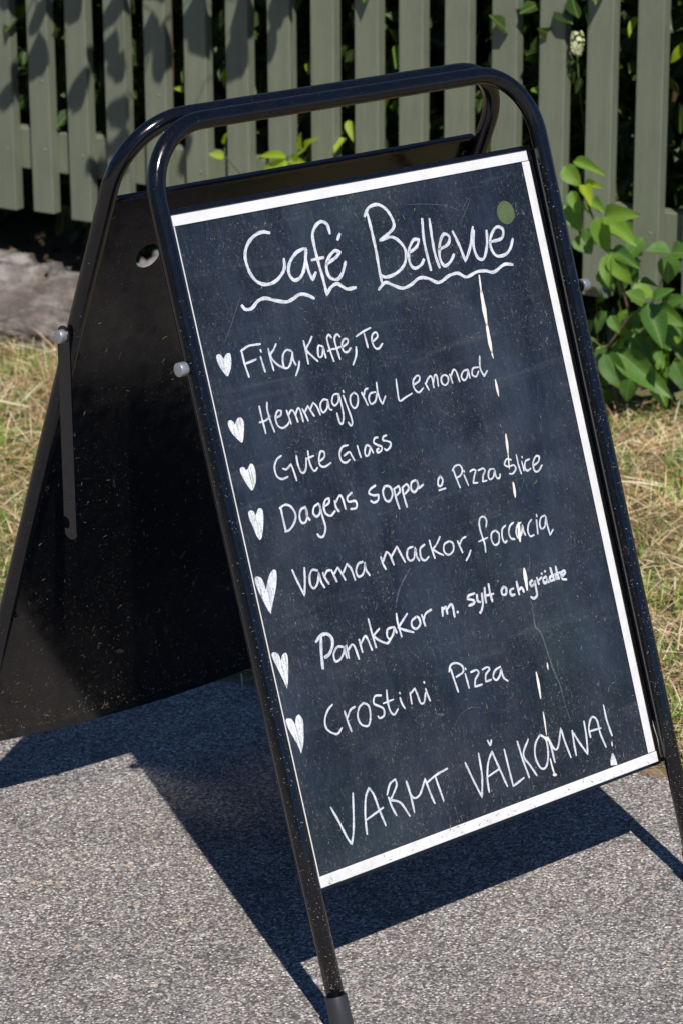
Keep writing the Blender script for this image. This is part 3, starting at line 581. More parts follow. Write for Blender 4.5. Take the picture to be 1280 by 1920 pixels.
tray = mesh_obj('back_sheet', V, Fc, M['sheet'], sign, matrix=MF)
# clear film across the hole
m = NT('dusty_clear_film'); m.p(Base_Color=(.085, .12, .075, 1), Roughness=.25); tp = m.n('BsdfTransparent'); mx = m.n('MixShader'); co = m.coord('Object')
m.set(mx.inputs[0], m.ramp(m.noise(co, 260, 4, .7), [(.3, .60), (.7, .84)])); m.set(mx.inputs[1], tp.outputs[0]); m.set(mx.inputs[2], m.b.outputs[0]); m.set(m.o.inputs[0], mx.outputs[0])
bm = bmesh.new(); bmesh.ops.create_circle(bm, cap_ends=True, segments=40, radius=.0192); bmesh.ops.translate(bm, verts=bm.verts, vec=(.2908, 1.1295, ZB-.0013)); bm_obj('clear_film', bm, m.m, sign, MF)
# white border strips
def strip(u0, u1, v0, v1, z0=.0006, z1=.0016, bev=.0005): return bm_obj('border_strip', box_bm(u0, u1, v0, v1, ZB+z0, ZB+z1, bev), M['white'], sign, MF)
strip(-.3605, .3588, 1.2033, 1.2195, .0008, .0022)
strip(-.3605, -.3448, .2325, 1.2028); strip(.3448, .3606, .2330, 1.2024)
strip(-.3605, .3612, .2152, .2321, .0004, .0034, .0008)
# black metal profiles around the board
bm_obj('top_profile', box_bm(-.3655, .3655, 1.2200, 1.2275, ZB-.0032, ZB+.0042, .0008), M['black'], sign, MF)
bm_obj('top_profile', box_bm(-.3655, .3655, 1.2215, 1.2262, ZB-.0150, ZB-.0034, .0008), M['black'], sign, MF)
for sx in (-1, 1):
    bm_obj('side_profile', box_bm(min(sx*.3612, sx*.3662), max(sx*.3612, sx*.3662), .2112, 1.2195, ZB-.0032, ZB+.0034, .0007), M['black'], sign, MF)
    bm_obj('side_profile', box_bm(min(sx*.3668, sx*.3795), max(sx*.3668, sx*.3795), .2112, 1.2195, ZB-.0030, ZB-.0004, .0007), M['black'], sign, MF)
bm_obj('bottom_profile', box_bm(-.3655, .3655, .2100, .2148, ZB-.0040, ZB+.0022, .0008), M['black'], sign, MF)
# rear panel: bowed sheet, seen from its inner side
n_ = 24; us = [-.3745+.749*i/n_ for i in range(n_+1)]; vs = [.148+1.098*i/n_ for i in range(n_+1)]
def bow(u, v): return .024*(1-(u/.3665)**2)*(1-.75*(v-.166)/1.09)
V, Fc = holed_plate(us, vs, -.2620, 1.133, .0215, bow, -.0125, .0013)
rear = mesh_obj('rear_panel', V, Fc, M['sheet'], sign, matrix=MB, smooth=False)
auto_smooth(rear, 30)
bm_obj('top_profile', box_bm(-.3480, .3640, 1.2462, 1.2530, -.0150, -.0035, .0016), M['black'], sign, MB)
m = NT('grey_scuff'); co = m.coord('Object'); m.p(Base_Color=(.20, .20, .21, 1), Roughness=.8); tp = m.n('BsdfTransparent'); mx = m.n('MixShader')
m.set(mx.inputs[0], m.ramp(m.noise(co, 300, 5, .75), [(.42, 0), (.75, .6)])); m.set(mx.inputs[1], tp.outputs[0]); m.set(mx.inputs[2], m.b.outputs[0]); m.set(m.o.inputs[0], mx.outputs[0])
for k in range(26):
    u = random.uniform(-.30, .12); v = random.uniform(.2, 1.05); L = random.uniform(.006, .035); a = random.uniform(1.2, 2.0) if random.random() < .7 else random.uniform(0, 3); wd = random.uniform(.0012, .005); p = []
    for j in range(7):
        t = j/6-.5; p.append((u+math.cos(a)*L*t+.3*L*(t*t), v+math.sin(a)*L*t, wd*(1-abs(2*t)**2)))
    V = []; Fc = []
    for j, (x, y, ww) in enumerate(p):
        for sg in (-1, 1): V.append((x+sg*ww*math.sin(a), y-sg*ww*math.cos(a), -.0121+bow(x, y)))
        if j: Fc.append((2*j-2, 2*j-1, 2*j+1, 2*j))
    mesh_obj('scuff_mark', V, Fc, m.m, rear)
# screws
def screw(u, v, z, m_, mt=M['screw']):
    c_ = cyl('screw', (u, v, z), (0, 0, 1), .0052, .0032, mt, sign, 20, .0008, m_)
    k = cyl('screw_socket', (u, v, z+.0018), (0, 0, 1), .0021, .0012, M['sheet'], None, 6, 0); k.parent = c_
    return c_
for v, mt in ((1.2201, 'screw'), (.9631, 'screw'), (.7058, 'rust'), (.4379, 'screw')): screw(-.3500, v, -.0098+bow(-.35, v), MB, M[mt])
for v in (1.2201, .9631, .7058, .4379): screw(.3540, v, -.0098+bow(.354, v), MB)
# side knobs (zinc caps on black washers) and locking straps
def knob(m_, sx, v, r=.0104, ex=0):
    cyl('washer', (sx*(W_+RT+.0015), v, 0), (sx, 0, 0), .0095, .005, M['black'], sign, 24, .001, m_)
    return cyl('knob', (sx*(W_+RT+.0105+ex), v, 0), (sx, 0, 0), r, .0135, M['zinc'], sign, 32, .0012, m_)
knob(MF, -1, 1.0005); knob(MF, 1, .9915, .0098, .0035); knob(MB, -1, 1.0185); knob(MB, 1, 1.0185)
def strap_mesh(x, ang, piv, flip=1, head=0):
    """flat bar with a round head and a hook notch; local: length down -v"""
    L, w2 = .326, .0158 if flip < 0 else .0085; pts = []
    for i in range(9): a = math.pi*i/8; pts.append((math.cos(a)*w2, math.sin(a)*w2+head))
    pts += [(-w2, -L+.036)]
    pts2 = [(-w2, -L+.036)]
    for i in range(1, 9): a = math.pi/2-math.pi*i/8*1.05; pts2.append((-w2*.55+math.cos(a)*.0075, -L+.0265+math.sin(a)*.0095))
    pts2 += [(-w2*.95, -L+.0165)]
    for i in range(1, 8): a = math.pi+math.pi*i/8; pts2.append((math.cos(a)*w2, -L+.0125+math.sin(a)*.0105))
    poly = pts[:-1]+pts2+[(w2, -L+.0125)]
    V = []; n = len(poly)
    for t_ in (0, .0022):
        for (a, b) in poly: V.append(Vector((t_, a*flip, b)))
    Fc = [tuple(range(n)), tuple(range(n, 2*n))[::-1]]+[(i, (i+1) % n, n+(i+1) % n, n+i) for i in range(n)]
    rot = Matrix.Rotation(ang, 4, 'X'); mm = Matrix.Translation(piv) @ rot @ Matrix.Translation((x, 0, 0))
    o = mesh_obj('locking_strap', V, Fc, M['black'], sign, matrix=mm)
    bm = bmesh.new(); bm.from_mesh(o.data); bmesh.ops.recalc_face_normals(bm, faces=bm.faces); bm.to_mesh(o.data); bm.free(); return o
pL = MB @ Vector((-(W_+RT+.0070), 1.0185, 0)); strap_mesh(0, 0, pL, -1)
pR = MF @ Vector((W_+RT+.0005, .9915, 0)); strap_mesh(0, R_(100), pR, 1, .004)

# ---------------------------------------------------------------- handwriting on the board
DATA = {"L":{"cafe":[53.2,[[-1779,11685,-1913,11717,-2064,11684,-2207,11594,-2301,11459,-2318,11312,-2290,11157,-2202,11019,-2055,10950,-1886,10960,-1747,11031,-1648,11129,-1620,11264],[-1222,11360,-1380,11313,-1536,11186,-1586,11043,-1526,10931,-1413,10939,-1318,11018,-1240,11158,-1173,11330],[-1180,11354,-1221,11193,-1211,11001,-1172,10880,-1088,10973],[-664,11506,-680,11643,-776,11703,-896,11657,-993,11538,-1007,11349,-998,11119,-980,10887,-968,10617],[-1111,11168,-886,11170],[-483,11467,-544,11392],[-857,11066,-651,11133,-558,11202,-647,11235,-783,11154,-869,11022,-849,10866,-718,10806,-598,10882,-495,11039],[-2567,10717,-2515,10652,-2398,10650,-2256,10739,-2110,10752,-1960,10696,-1761,10637,-1637,10653,-1479,10703,-1342,10672,-1226,10603],[-953,10634,-857,10714,-736,10744,-653,10688,-569,10635,-406,10631]]],"bellevue":[51.2,[[123,11707,136,11364,135,11093,120,10862,113,10623],[59,11659,177,11776,359,11796,508,11696,588,11529,580,11413,456,11334,257,11256],[257,11256,489,11271,638,11170,709,11002,626,10820,433,10715,223,10690,110,10740],[774,10980,948,11051,1018,11150,901,11156,773,11012,744,10821,821,10730,960,10766,1031,10834],[1170,11449,1117,11134,1116,10859,1125,10653],[1315,11427,1287,11148,1276,10873,1309,10663],[1372,10937,1569,10985,1637,11093,1540,11156,1430,11046,1355,10821,1412,10674,1543,10712,1651,10814],[1726,11167,1796,10950,1855,10678,2013,10876,2152,11173],[2161,11112,2085,10885,2120,10692,2244,10660,2366,10861,2417,11073],[2444,10889,2693,10910,2758,11041,2640,11099,2487,10982,2432,10810,2512,10658,2698,10648,2830,10728,2923,10862],[25,10529,175,10613,310,10552,491,10471,678,10499,852,10568,1025,10540,1230,10439,1459,10508,1645,10518,1806,10432,2030,10475,2214,10465,2388,10417,2628,10498,2809,10469]]],"fika":[33.1,[[-2752,10076,-2749,9885,-2722,9678],[-2767,10074,-2599,10123,-2390,10112],[-2737,9878,-2635,9891,-2524,9907],[-2436,9929,-2427,9826,-2412,9699],[-2410,10030,-2405,9998],[-2265,10022,-2264,9853,-2252,9692],[-2106,10062,-2179,9984,-2255,9914,-2184,9782,-2054,9685],[-1855,9915,-1939,9941,-2020,9888,-2053,9792,-2050,9700,-1983,9682,-1906,9754,-1839,9889],[-1845,9890,-1856,9779,-1830,9694],[-1752,9737,-1793,9642,-1872,9543],[-1592,10020,-1592,9845,-1597,9670],[-1423,10054,-1491,9975,-1576,9881,-1485,9757,-1412,9675],[-1256,9869,-1329,9900,-1366,9838,-1375,9737,-1309,9741,-1257,9865,-1253,9784,-1248,9698],[-1065,9973,-1103,10025,-1153,9972,-1146,9822,-1114,9621],[-1184,9790,-1076,9809],[-904,9958,-947,10005,-1013,9948,-1011,9809,-994,9629],[-1073,9797,-913,9812],[-916,9799,-795,9840,-779,9899,-841,9910,-903,9836,-896,9736,-822,9713,-753,9761],[-647,9756,-681,9635,-777,9506],[-603,9910,-455,9958,-296,9990],[-443,9928,-434,9822,-427,9709],[-317,9778,-199,9834,-209,9905,-288,9882,-323,9790,-294,9681,-225,9657,-133,9717]]],"hemmagjord":[30.7,[[-2656,9227,-2655,9058,-2645,8819],[-2502,9254,-2526,9146,-2512,8962,-2483,8810],[-2715,8995,-2600,9002,-2503,9046],[-2401,9004,-2310,9025,-2278,9086,-2346,9097,-2410,9010,-2402,8896,-2333,8837,-2237,8854,-2171,8907],[-2182,9072,-2166,8974,-2154,8865],[-2166,8997,-2106,9056,-2068,9050,-2038,8972,-2021,8866],[-2036,8978,-1970,9061,-1935,9032,-1922,8851],[-1889,9041,-1857,8948,-1828,8847],[-1850,8992,-1775,9065,-1748,8996,-1701,8895],[-1745,9006,-1665,9094,-1614,9020,-1583,8890],[-1385,9075,-1465,9101,-1539,9047,-1550,8957,-1509,8913,-1438,8959,-1385,9063,-1391,8950,-1350,8919],[-1172,9133,-1261,9131,-1316,9038,-1281,8974,-1202,9017,-1161,9131,-1155,8950,-1165,8791,-1215,8686,-1261,8713,-1270,8857],[-1086,9093,-1065,8956,-1030,8765,-1030,8661,-1070,8625,-1104,8682],[-1069,9164,-1065,9136],[-877,9098,-959,9051,-981,8940,-928,8865,-854,8916,-820,9036,-877,9098],[-735,9073,-702,8979,-667,8861],[-707,9015,-654,9097,-597,9107],[-464,9027,-570,9024,-620,8952,-599,8867,-507,8896,-447,9000],[-409,9167,-427,9020,-415,8901,-385,8826,-295,8930]]],"lemonad":[30.7,[[-20,9143,-40,8965,-41,8813,82,8837,230,8874],[296,8995,414,9032,447,9096,392,9118,303,9053,294,8937,366,8865,473,8915],[528,8980,575,8861],[533,8963,619,9048,680,9046,680,8881],[692,8957,746,9058,788,9040,774,8882],[942,9035,871,9006,855,8926,912,8875,986,8914,999,8994,942,9035],[1048,9021,1070,8879],[1072,8997,1142,9075,1188,9038,1217,8875],[1428,9027,1330,9016,1271,8944,1306,8878,1379,8912,1435,9021,1436,8889],[1649,9024,1538,9025,1497,8938,1563,8890,1637,8959],[1724,9183,1683,8999,1731,8866,1816,8938]]],"gute":[31.9,[[-2457,8443,-2553,8406,-2623,8307,-2619,8171,-2536,8108,-2420,8118],[-2481,8255,-2417,8231,-2316,8285,-2298,8195,-2278,8032],[-2187,8388,-2192,8264,-2168,8145,-2118,8117,-2058,8179,-2018,8319],[-1957,8414,-1973,8276,-1951,8146,-1906,8102,-1850,8137],[-2008,8306,-1872,8324],[-1801,8218,-1686,8263,-1665,8339,-1734,8353,-1794,8240,-1788,8158,-1710,8124,-1584,8158],[-1206,8350,-1310,8348,-1388,8260,-1382,8144,-1305,8105,-1223,8135],[-1319,8212,-1206,8246,-1174,8182,-1142,8106],[-1032,8308,-1024,8209,-1012,8126],[-790,8243,-855,8280,-911,8210,-912,8129,-850,8140,-792,8237,-762,8145]]],"glass":[32.8,[[-611,8353,-675,8351,-708,8293,-640,8238,-576,8202,-599,8148,-672,8128,-679,8171,-639,8186],[-438,8351,-502,8342,-525,8292,-449,8264,-390,8223,-419,8164,-495,8131,-532,8160]]],"dagens":[35.8,[[-2671,7715,-2677,7571,-2674,7346],[-2697,7702,-2583,7730,-2482,7674,-2435,7545,-2501,7427,-2604,7357,-2689,7349],[-2229,7620,-2319,7600,-2372,7505,-2356,7409,-2279,7405,-2226,7500,-2221,7616,-2233,7488,-2196,7414],[-1976,7619,-2070,7586,-2111,7502,-2061,7438,-1980,7487,-1963,7608,-1958,7442,-1944,7252,-2011,7134,-2086,7134,-2116,7183],[-1876,7553,-1781,7591,-1763,7654,-1834,7642,-1891,7561,-1887,7453,-1802,7395,-1702,7446],[-1671,7594,-1670,7500,-1633,7425],[-1658,7565,-1559,7651,-1521,7602,-1506,7436],[-1326,7647,-1427,7596,-1422,7528,-1304,7516,-1280,7457,-1318,7406,-1413,7413],[-857,7659,-961,7627,-1010,7575,-937,7524,-836,7511,-865,7436,-951,7414,-1007,7453],[-684,7615,-743,7532,-726,7406,-646,7376,-567,7468,-588,7581,-684,7615],[-519,7539,-519,7390,-496,7221],[-520,7534,-418,7559,-416,7477,-501,7427],[-358,7519,-361,7383,-345,7216],[-358,7519,-260,7553,-238,7480,-327,7417],[-68,7576,-158,7559,-191,7457,-142,7405,-54,7463,-48,7572,-36,7438,60,7483],[426,7539,368,7490,351,7406,406,7394,459,7466,426,7539],[341,7331,476,7335]]],"pizzaslice":[30.7,[[710,7593,731,7447,769,7284],[688,7569,757,7626,856,7622,887,7533,820,7463,729,7442],[898,7459,942,7284],[916,7522,919,7502],[1031,7484,1099,7501,1156,7477,1094,7395,1047,7297,1138,7285],[1201,7468,1299,7477,1334,7436,1277,7369,1242,7280,1328,7279],[1523,7426,1435,7432,1382,7359,1393,7285,1472,7304,1533,7404,1533,7292,1589,7263,1625,7321],[1912,7490,1824,7520,1755,7450,1822,7400,1941,7400,1965,7335,1890,7278,1815,7288],[2035,7542,2039,7368,2057,7238],[2120,7423,2125,7273],[2142,7496,2146,7476],[2284,7426,2197,7408,2155,7320,2187,7260,2273,7276],[2332,7308,2459,7349,2504,7425,2437,7444,2345,7353,2341,7228,2417,7205,2521,7281]]],"varma":[35.8,[[-2717,6774,-2668,6591,-2598,6363,-2533,6560,-2488,6756],[-2262,6662,-2355,6691,-2427,6615,-2446,6486,-2397,6422,-2312,6482,-2248,6627,-2242,6492,-2203,6390],[-2175,6610,-2152,6512,-2109,6422],[-2159,6548,-2096,6614,-2034,6618],[-2011,6613,-1982,6512,-1956,6421],[-1981,6539,-1882,6623,-1841,6528,-1798,6411],[-1807,6526,-1707,6637,-1648,6543,-1618,6370],[-1407,6601,-1497,6590,-1567,6498,-1548,6407,-1458,6419,-1391,6512,-1376,6589,-1376,6468,-1332,6377],[-1050,6596,-1039,6486,-1005,6396],[-1042,6500,-923,6649,-871,6583,-835,6426],[-866,6541,-703,6681,-656,6535,-612,6416],[-405,6607,-504,6596,-550,6497,-513,6415,-423,6441,-356,6590,-366,6456,-335,6375],[-170,6590,-269,6544,-289,6411,-226,6356,-138,6391]]],"mackor":[31.3,[[-57,6633,-49,6509,-24,6343],[163,6640,62,6540,-32,6488,67,6405,154,6352],[325,6537,213,6506,183,6402,252,6335,360,6373,390,6478,325,6537],[486,6502,509,6407,539,6306],[498,6421,582,6507,668,6528],[708,6306,654,6240,575,6172],[1113,6588,1148,6689,1100,6753,1024,6738,983,6639,991,6480,1011,6340,995,6213],[903,6400,1094,6419],[1282,6495,1198,6468,1165,6373,1204,6279,1300,6298,1337,6426,1282,6495],[1509,6524,1430,6485,1391,6369,1414,6273,1472,6283],[1679,6533,1594,6494,1543,6403,1562,6308,1634,6274],[1831,6500,1747,6472,1693,6370,1705,6277,1787,6315,1856,6460,1851,6358,1870,6286],[2061,6495,1984,6443,1938,6339,1964,6249,2045,6252],[2161,6469,2146,6362,2129,6251],[2183,6553,2185,6519],[2356,6500,2268,6485,2211,6394,2224,6311,2309,6338,2374,6485,2362,6338,2378,6178,2460,6247]]],"pannkakor":[36.8,[[-2110,5463,-2211,5483,-2304,5404,-2304,5290,-2213,5293,-2116,5383,-2086,5465,-2092,5352,-2085,5286],[-2043,5468,-2048,5277],[-2043,5386,-1939,5455,-1895,5393,-1869,5215],[-1790,5495,-1780,5300],[-1788,5410,-1669,5517,-1630,5456,-1593,5285],[-1537,5750,-1529,5547,-1508,5305],[-1375,5561,-1513,5487,-1423,5393,-1286,5315,-1198,5364],[-1113,5524,-1223,5512,-1257,5417,-1214,5367,-1131,5425,-1086,5523,-1065,5422],[-992,5702,-1005,5550,-986,5345],[-790,5654,-897,5575,-1016,5487,-882,5416,-742,5351],[-629,5568,-733,5523,-742,5434,-669,5391,-579,5447,-586,5540,-629,5568],[-517,5568,-507,5482,-495,5395],[-511,5470,-438,5570,-312,5605]]],"pannkakorbold":[52.5,[[-2461,5710,-2521,5483,-2556,5244],[-2573,5653,-2457,5721,-2347,5715,-2280,5640,-2292,5529,-2380,5423,-2477,5389]]],"sylt":[42.4,[[-95,5585,-117,5457],[-90,5550,-17,5582,-20,5467],[1,5540,84,5594,114,5547,108,5392],[181,5452,193,5441],[596,5646,475,5641,439,5598,549,5545,545,5501,437,5488],[637,5614,626,5522,675,5488],[741,5612,718,5460,663,5360,624,5329],[822,5684,797,5577,786,5455],[913,5719,904,5574,917,5442],[786,5561,970,5552],[1208,5612,1151,5573,1145,5500,1218,5490,1247,5569,1208,5612],[1393,5539,1319,5523,1319,5450,1393,5442],[1486,5627,1482,5507,1484,5420],[1483,5480,1560,5512,1590,5437],[1808,5573,1754,5547,1766,5482,1836,5512,1857,5562,1849,5399,1836,5322,1765,5291,1709,5329],[1914,5590,1927,5484],[1931,5540,2015,5576],[2106,5569,2036,5539,2047,5472,2110,5494,2107,5550,2138,5465],[2026,5633,2039,5625],[2103,5654,2114,5647],[2266,5550,2184,5535,2181,5471,2253,5484],[2234,5677,2241,5572,2264,5468],[2376,5553,2310,5540,2307,5477,2357,5488],[2349,5674,2350,5570,2367,5467],[2300,5559,2447,5560],[2427,5490,2520,5531,2500,5570,2435,5539,2435,5454,2517,5423]]],"crostini":[32.8,[[-2532,4686,-2637,4625,-2724,4508,-2736,4384,-2651,4286,-2550,4246,-2457,4310],[-2345,4536,-2330,4392,-2298,4217],[-2320,4427,-2234,4525,-2138,4551],[-1964,4565,-2067,4515,-2128,4390,-2089,4264,-1971,4216,-1896,4329,-1883,4493,-1964,4565],[-1611,4590,-1729,4607,-1779,4510,-1692,4443,-1620,4381,-1637,4287,-1726,4267,-1755,4305],[-1487,4640,-1514,4487,-1508,4331,-1448,4251,-1354,4312],[-1604,4464,-1402,4471],[-1270,4463,-1257,4369,-1220,4287],[-1258,4543,-1253,4524],[-1062,4488,-1075,4322],[-1060,4469,-955,4531,-929,4420,-905,4291,-832,4286,-769,4413],[-751,4473,-738,4379,-716,4276],[-754,4583,-750,4562]]],"pizza":[34.1,[[-186,4642,-167,4466,-138,4267],[-230,4608,-170,4698,-49,4699,50,4622,35,4534,-114,4497],[74,4498,88,4270],[98,4584,103,4561],[188,4495,305,4500,338,4444,244,4362,208,4260,358,4259],[427,4475,530,4489,566,4445,471,4384,441,4280,558,4283],[792,4431,670,4401,608,4310,662,4251,750,4309,795,4404,806,4260,879,4180]]],"varmt":[35.7,[[-2972,3236,-2884,3000,-2804,2732,-2746,2609,-2642,2849,-2523,3326],[-2430,2674,-2391,2941,-2306,3204,-2210,3321,-2150,3201,-2107,2943,-2054,2701],[-2388,2879,-2030,2970],[-1891,3088,-1865,2936,-1816,2790],[-1905,3133,-1812,3272,-1694,3314,-1694,3219,-1812,3086,-1877,3043,-1691,2949,-1572,2709],[-1495,3226,-1474,3054,-1471,2742],[-1496,3164,-1446,2963,-1300,2964,-1134,3168,-1098,2950,-1054,2762],[-1109,3103,-900,3166,-672,3200],[-933,3146,-905,2959,-873,2749],[-305,3192,-228,2918,-126,2594,-36,2908,-7,3259],[37,2634,57,2840,141,3071,261,3217,322,2979,417,2621],[82,2867,316,2917],[224,3401,251,3317],[300,3389,264,3322],[512,3184,521,2883,533,2589,780,2654],[805,3233,831,2969,888,2632],[1032,3207,869,3002,956,2807,1047,2623],[1288,3212,1156,3096,1098,2897,1159,2709,1272,2699,1367,2867,1388,3099,1288,3212],[1438,3129,1461,2950,1469,2719],[1448,3104,1512,2923,1602,2933,1739,3200,1762,2977,1817,2703],[1962,3098,1941,2886,1935,2705],[1974,3060,2057,2877,2176,2657,2223,2898,2245,3175],[2312,2896,2315,3048,2418,3195,2517,3126,2530,2904,2590,2660],[2328,2992,2565,2982],[2723,3313,2724,3072,2766,2806],[2729,2702,2726,2650]]]},"H":[[-3099,10011,-3123,10065,-3169,10100,-3215,10081,-3223,10005,-3191,9899,-3146,9812,-3097,9758,-3042,9815,-2989,9906,-2962,10024,-2970,10077,-3015,10085,-3065,10054],[-3163,9045,-3177,9097,-3224,9128,-3270,9110,-3277,9034,-3228,8912,-3166,8833,-3108,8770,-3065,8824,-3011,8970,-2990,9067,-3028,9130,-3084,9130,-3133,9084],[-3144,8358,-3159,8406,-3203,8426,-3241,8412,-3245,8345,-3209,8226,-3166,8127,-3116,8056,-3041,8123,-2993,8226,-2979,8347,-3000,8425,-3044,8438,-3093,8392],[-3147,7686,-3170,7756,-3228,7782,-3269,7752,-3271,7661,-3243,7550,-3216,7413,-3175,7325,-3121,7365,-3054,7522,-3010,7683,-3013,7754,-3064,7781,-3108,7743],[-3262,6597,-3274,6731,-3319,6807,-3395,6824,-3419,6764,-3401,6629,-3350,6460,-3307,6318,-3268,6244,-3187,6395,-3079,6581,-3009,6775,-3026,6853,-3097,6835,-3168,6759,-3230,6655],[-3274,5531,-3292,5636,-3342,5681,-3396,5687,-3415,5642,-3386,5522,-3337,5359,-3292,5184,-3279,5118,-3225,5230,-3176,5394,-3139,5561,-3153,5627,-3206,5627,-3248,5588],[-3272,4576,-3311,4662,-3360,4692,-3420,4690,-3425,4616,-3390,4494,-3334,4353,-3294,4217,-3284,4138,-3206,4269,-3154,4431,-3123,4600,-3160,4693,-3216,4687,-3250,4633]],"C":[[35.5,2065,10409,2034,10155],[59.1,2034,10155,2018,9878,2003,9641],[51.2,2003,9641,1988,9404,1984,9205],[23.6,1980,9226,1989,9108],[33.1,1936,8765,1933,8641,1932,8516],[35.5,1907,7896,1893,7759,1869,7595],[18.9,1869,7595,1848,7479,1830,7362],[40.2,1847,7130,1839,7023,1827,6917],[49.1,1779,6499,1750,6358,1730,6225],[53.6,1689,5779,1677,5622,1661,5461],[36.8,1481,4162,1476,3970,1458,3759],[23.6,1446,3533,1436,3361,1415,3178],[52.5,1384,3132,1424,3095],[26.3,1387,2795,1391,2659,1405,2547],[42.0,1385,2539,1435,2525],[23.6,1743,4252,1736,4152]],"S":[[15.8,-2569,10829,-2698,10664,-2851,10448,-3025,10237],[11.8,872,11720,1320,11662,1713,11577,1969,11459],[11.8,2269,11674,2101,11460,1883,11254],[11.8,2207,11643,1958,11421],[22.3,1861,5991,1838,5836,1764,5739],[26.8,1682,5301,1708,5158,1680,5027,1667,4848,1741,4761,1779,4626],[36.8,1683,5156,1673,4997,1677,4848,1757,4748,1796,4509,1823,4287,1847,4119,1885,3974,1923,3815,1922,3626],[15.8,1922,3626,1953,3415,1979,3191],[10.5,185,3941,20,3971,-167,3927,-318,3822],[13.1,-928,5194,-849,5058,-715,4933],[15.8,-415,5055,-458,4974,-425,4874],[38.6,-544,6305,-732,6143,-889,5962,-973,5792],[11.2,1297,6287,1506,6275,1783,6282],[6.7,1870,5840,2009,5683],[78.8,-619,4032,-523,4007]],"M":[[2688,2533,2624,2432,2609,2354,2752,2328,2744,2427,2714,2517]]}
def smooth_pts(p, n=5):
    if len(p) < 3: return [p[0], (p[0]+p[1])/2, p[1]]
    out = []
    for i in range(len(p)-1):
        p0 = p[i-1] if i else p[0]*2-p[1]; p1, p2 = p[i], p[i+1]; p3 = p[i+2] if i+2 < len(p) else p2*2-p1
        # keep sharp corners
        def sharp(a, b, c_): u, v = (b-a), (c_-b); return u.length > 0 and v.length > 0 and u.dot(v)/(u.length*v.length) < -.2
        t1 = (p2-p0)*.5; t2 = (p3-p1)*.5
        if i and sharp(p0, p1, p2): t1 = (p2-p1)*.7
        if i+2 < len(p) and sharp(p1, p2, p3): t2 = (p2-p1)*.7
        for k in range(n):
            t = k/n; out.append(p1*(2*t**3-3*t*t+1)+t1*(t**3-2*t*t+t)+p2*(-2*t**3+3*t*t)+t2*(t**3-t*t))
    out.append(p[-1]); return out
def ribbons(name, strokes, mat, zbase, wfun=None, parent=None):
    V = []; Fc = []; UV = []
    for si, (wd, fl_) in enumerate(strokes):
        p = [Vector((fl_[i]*1e-4, fl_[i+1]*1e-4)) for i in range(0, len(fl_), 2)]; p = smooth_pts(p); n = len(p); z = zbase+si*.000012; run = 0; u0 = random.uniform(0, 50)
        T = [(p[min(i+1, n-1)]-p[max(i-1, 0)]).normalized() for i in range(n)]
        ext = wd*1e-4*.3; p[0] = p[0]-T[0]*ext; p[-1] = p[-1]+T[-1]*ext; b = len(V); ph = random.uniform(0, 6)
        for i in range(n):
            if i: run += (p[i]-p[i-1]).length
            k = (1+.10*math.sin(run*240+ph)+.06*math.sin(run*610+ph*2))*(.72 if i in (0, n-1) else 1)
            if wfun: k *= wfun(i/(n-1))
            nrm = Vector((-T[i].y, T[i].x))*wd*.5e-4*k
            for q_ in (p[i]+nrm, p[i], p[i]-nrm): V.append((q_.x, q_.y, z))
            UV += [(u0, run+u0), (u0+.5, run+u0), (u0+1, run+u0)]
            if i:
                a = b+3*i; Fc += [(a-3, a-2, a+1, a), (a-2, a-1, a+2, a+1)]
    o = mesh_obj(name, V, Fc, mat, parent); uvl = o.data.uv_layers.new(name='UVMap')
    for l in o.data.loops: uvl.data[l.index].uv = UV[l.vertex_index]
    bm = bmesh.new(); bm.from_mesh(o.data)
    for f in bm.faces:
        f.normal_update()
        if f.normal.z < 0: f.normal_flip()
    bm.to_mesh(o.data); bm.free(); return o
LINES = [('cafe', 'bellevue'), ('fika',), ('hemmagjord', 'lemonad'), ('gute', 'glass'), ('dagens', 'pizzaslice'), ('varma', 'mackor'), ('pannkakorbold', 'pannkakor', 'sylt'), ('crostini', 'pizza'), ('varmt',)]
for ln in LINES:
    for k in ln:
        wd, ss = DATA['L'][k]; ribbons('lettering', [(wd*.96, s_) for s_ in ss], M['chalk'], ZB+.00025, parent=board)
for h in DATA['H']:
    p = [Vector((h[i]*1e-4, h[i+1]*1e-4)) for i in range(0, len(h), 2)]; p = smooth_pts(p+[p[0]], 3)[:-1]
    c_ = sum(p, Vector((0, 0)))/len(p); n = len(p); V = [(c_.x, c_.y, ZB+.0003)]+[(q_.x, q_.y, ZB+.0003) for q_ in p]
    o = mesh_obj('painted_heart', [(q_.x, q_.y, ZB+.0003) for q_ in p], [tuple(range(n))], M['chalkh'], board)
    if o.data.polygons[0].normal.z < 0: o.data.flip_normals()
    uvl = o.data.uv_layers.new(name='UVMap')
    for l in o.data.loops: q_ = p[l.vertex_index]; uvl.data[l.index].uv = ((q_.x-c_.x)*50, (q_.y-c_.y)*.3+c_.y)
M['chip'] = mat_simple('chipped_white_filler', (.82, .80, .76), .8, 0, .3, c2=(.74, .70, .62), sc=90)
for q_ in DATA['C']: ribbons('paint_chip', [(q_[0]*1.3, q_[1:])], M['chip'], ZB+.0009, lambda t: .35+.65*math.sin(math.pi*min(1, max(0, t*.9+.08)))**.7, board)
m = NT('faded_scratch'); co = m.coord('Object'); m.p(Base_Color=(.34, .38, .44, 1), Roughness=.7); tp = m.n('BsdfTransparent'); mx = m.n('MixShader')
m.set(mx.inputs[0], m.ramp(m.noise(co, 240, 4, .7), [(.35, .02), (.72, .42)])); m.set(mx.inputs[1], tp.outputs[0]); m.set(mx.inputs[2], m.b.outputs[0]); m.set(m.o.inputs[0], mx.outputs[0])
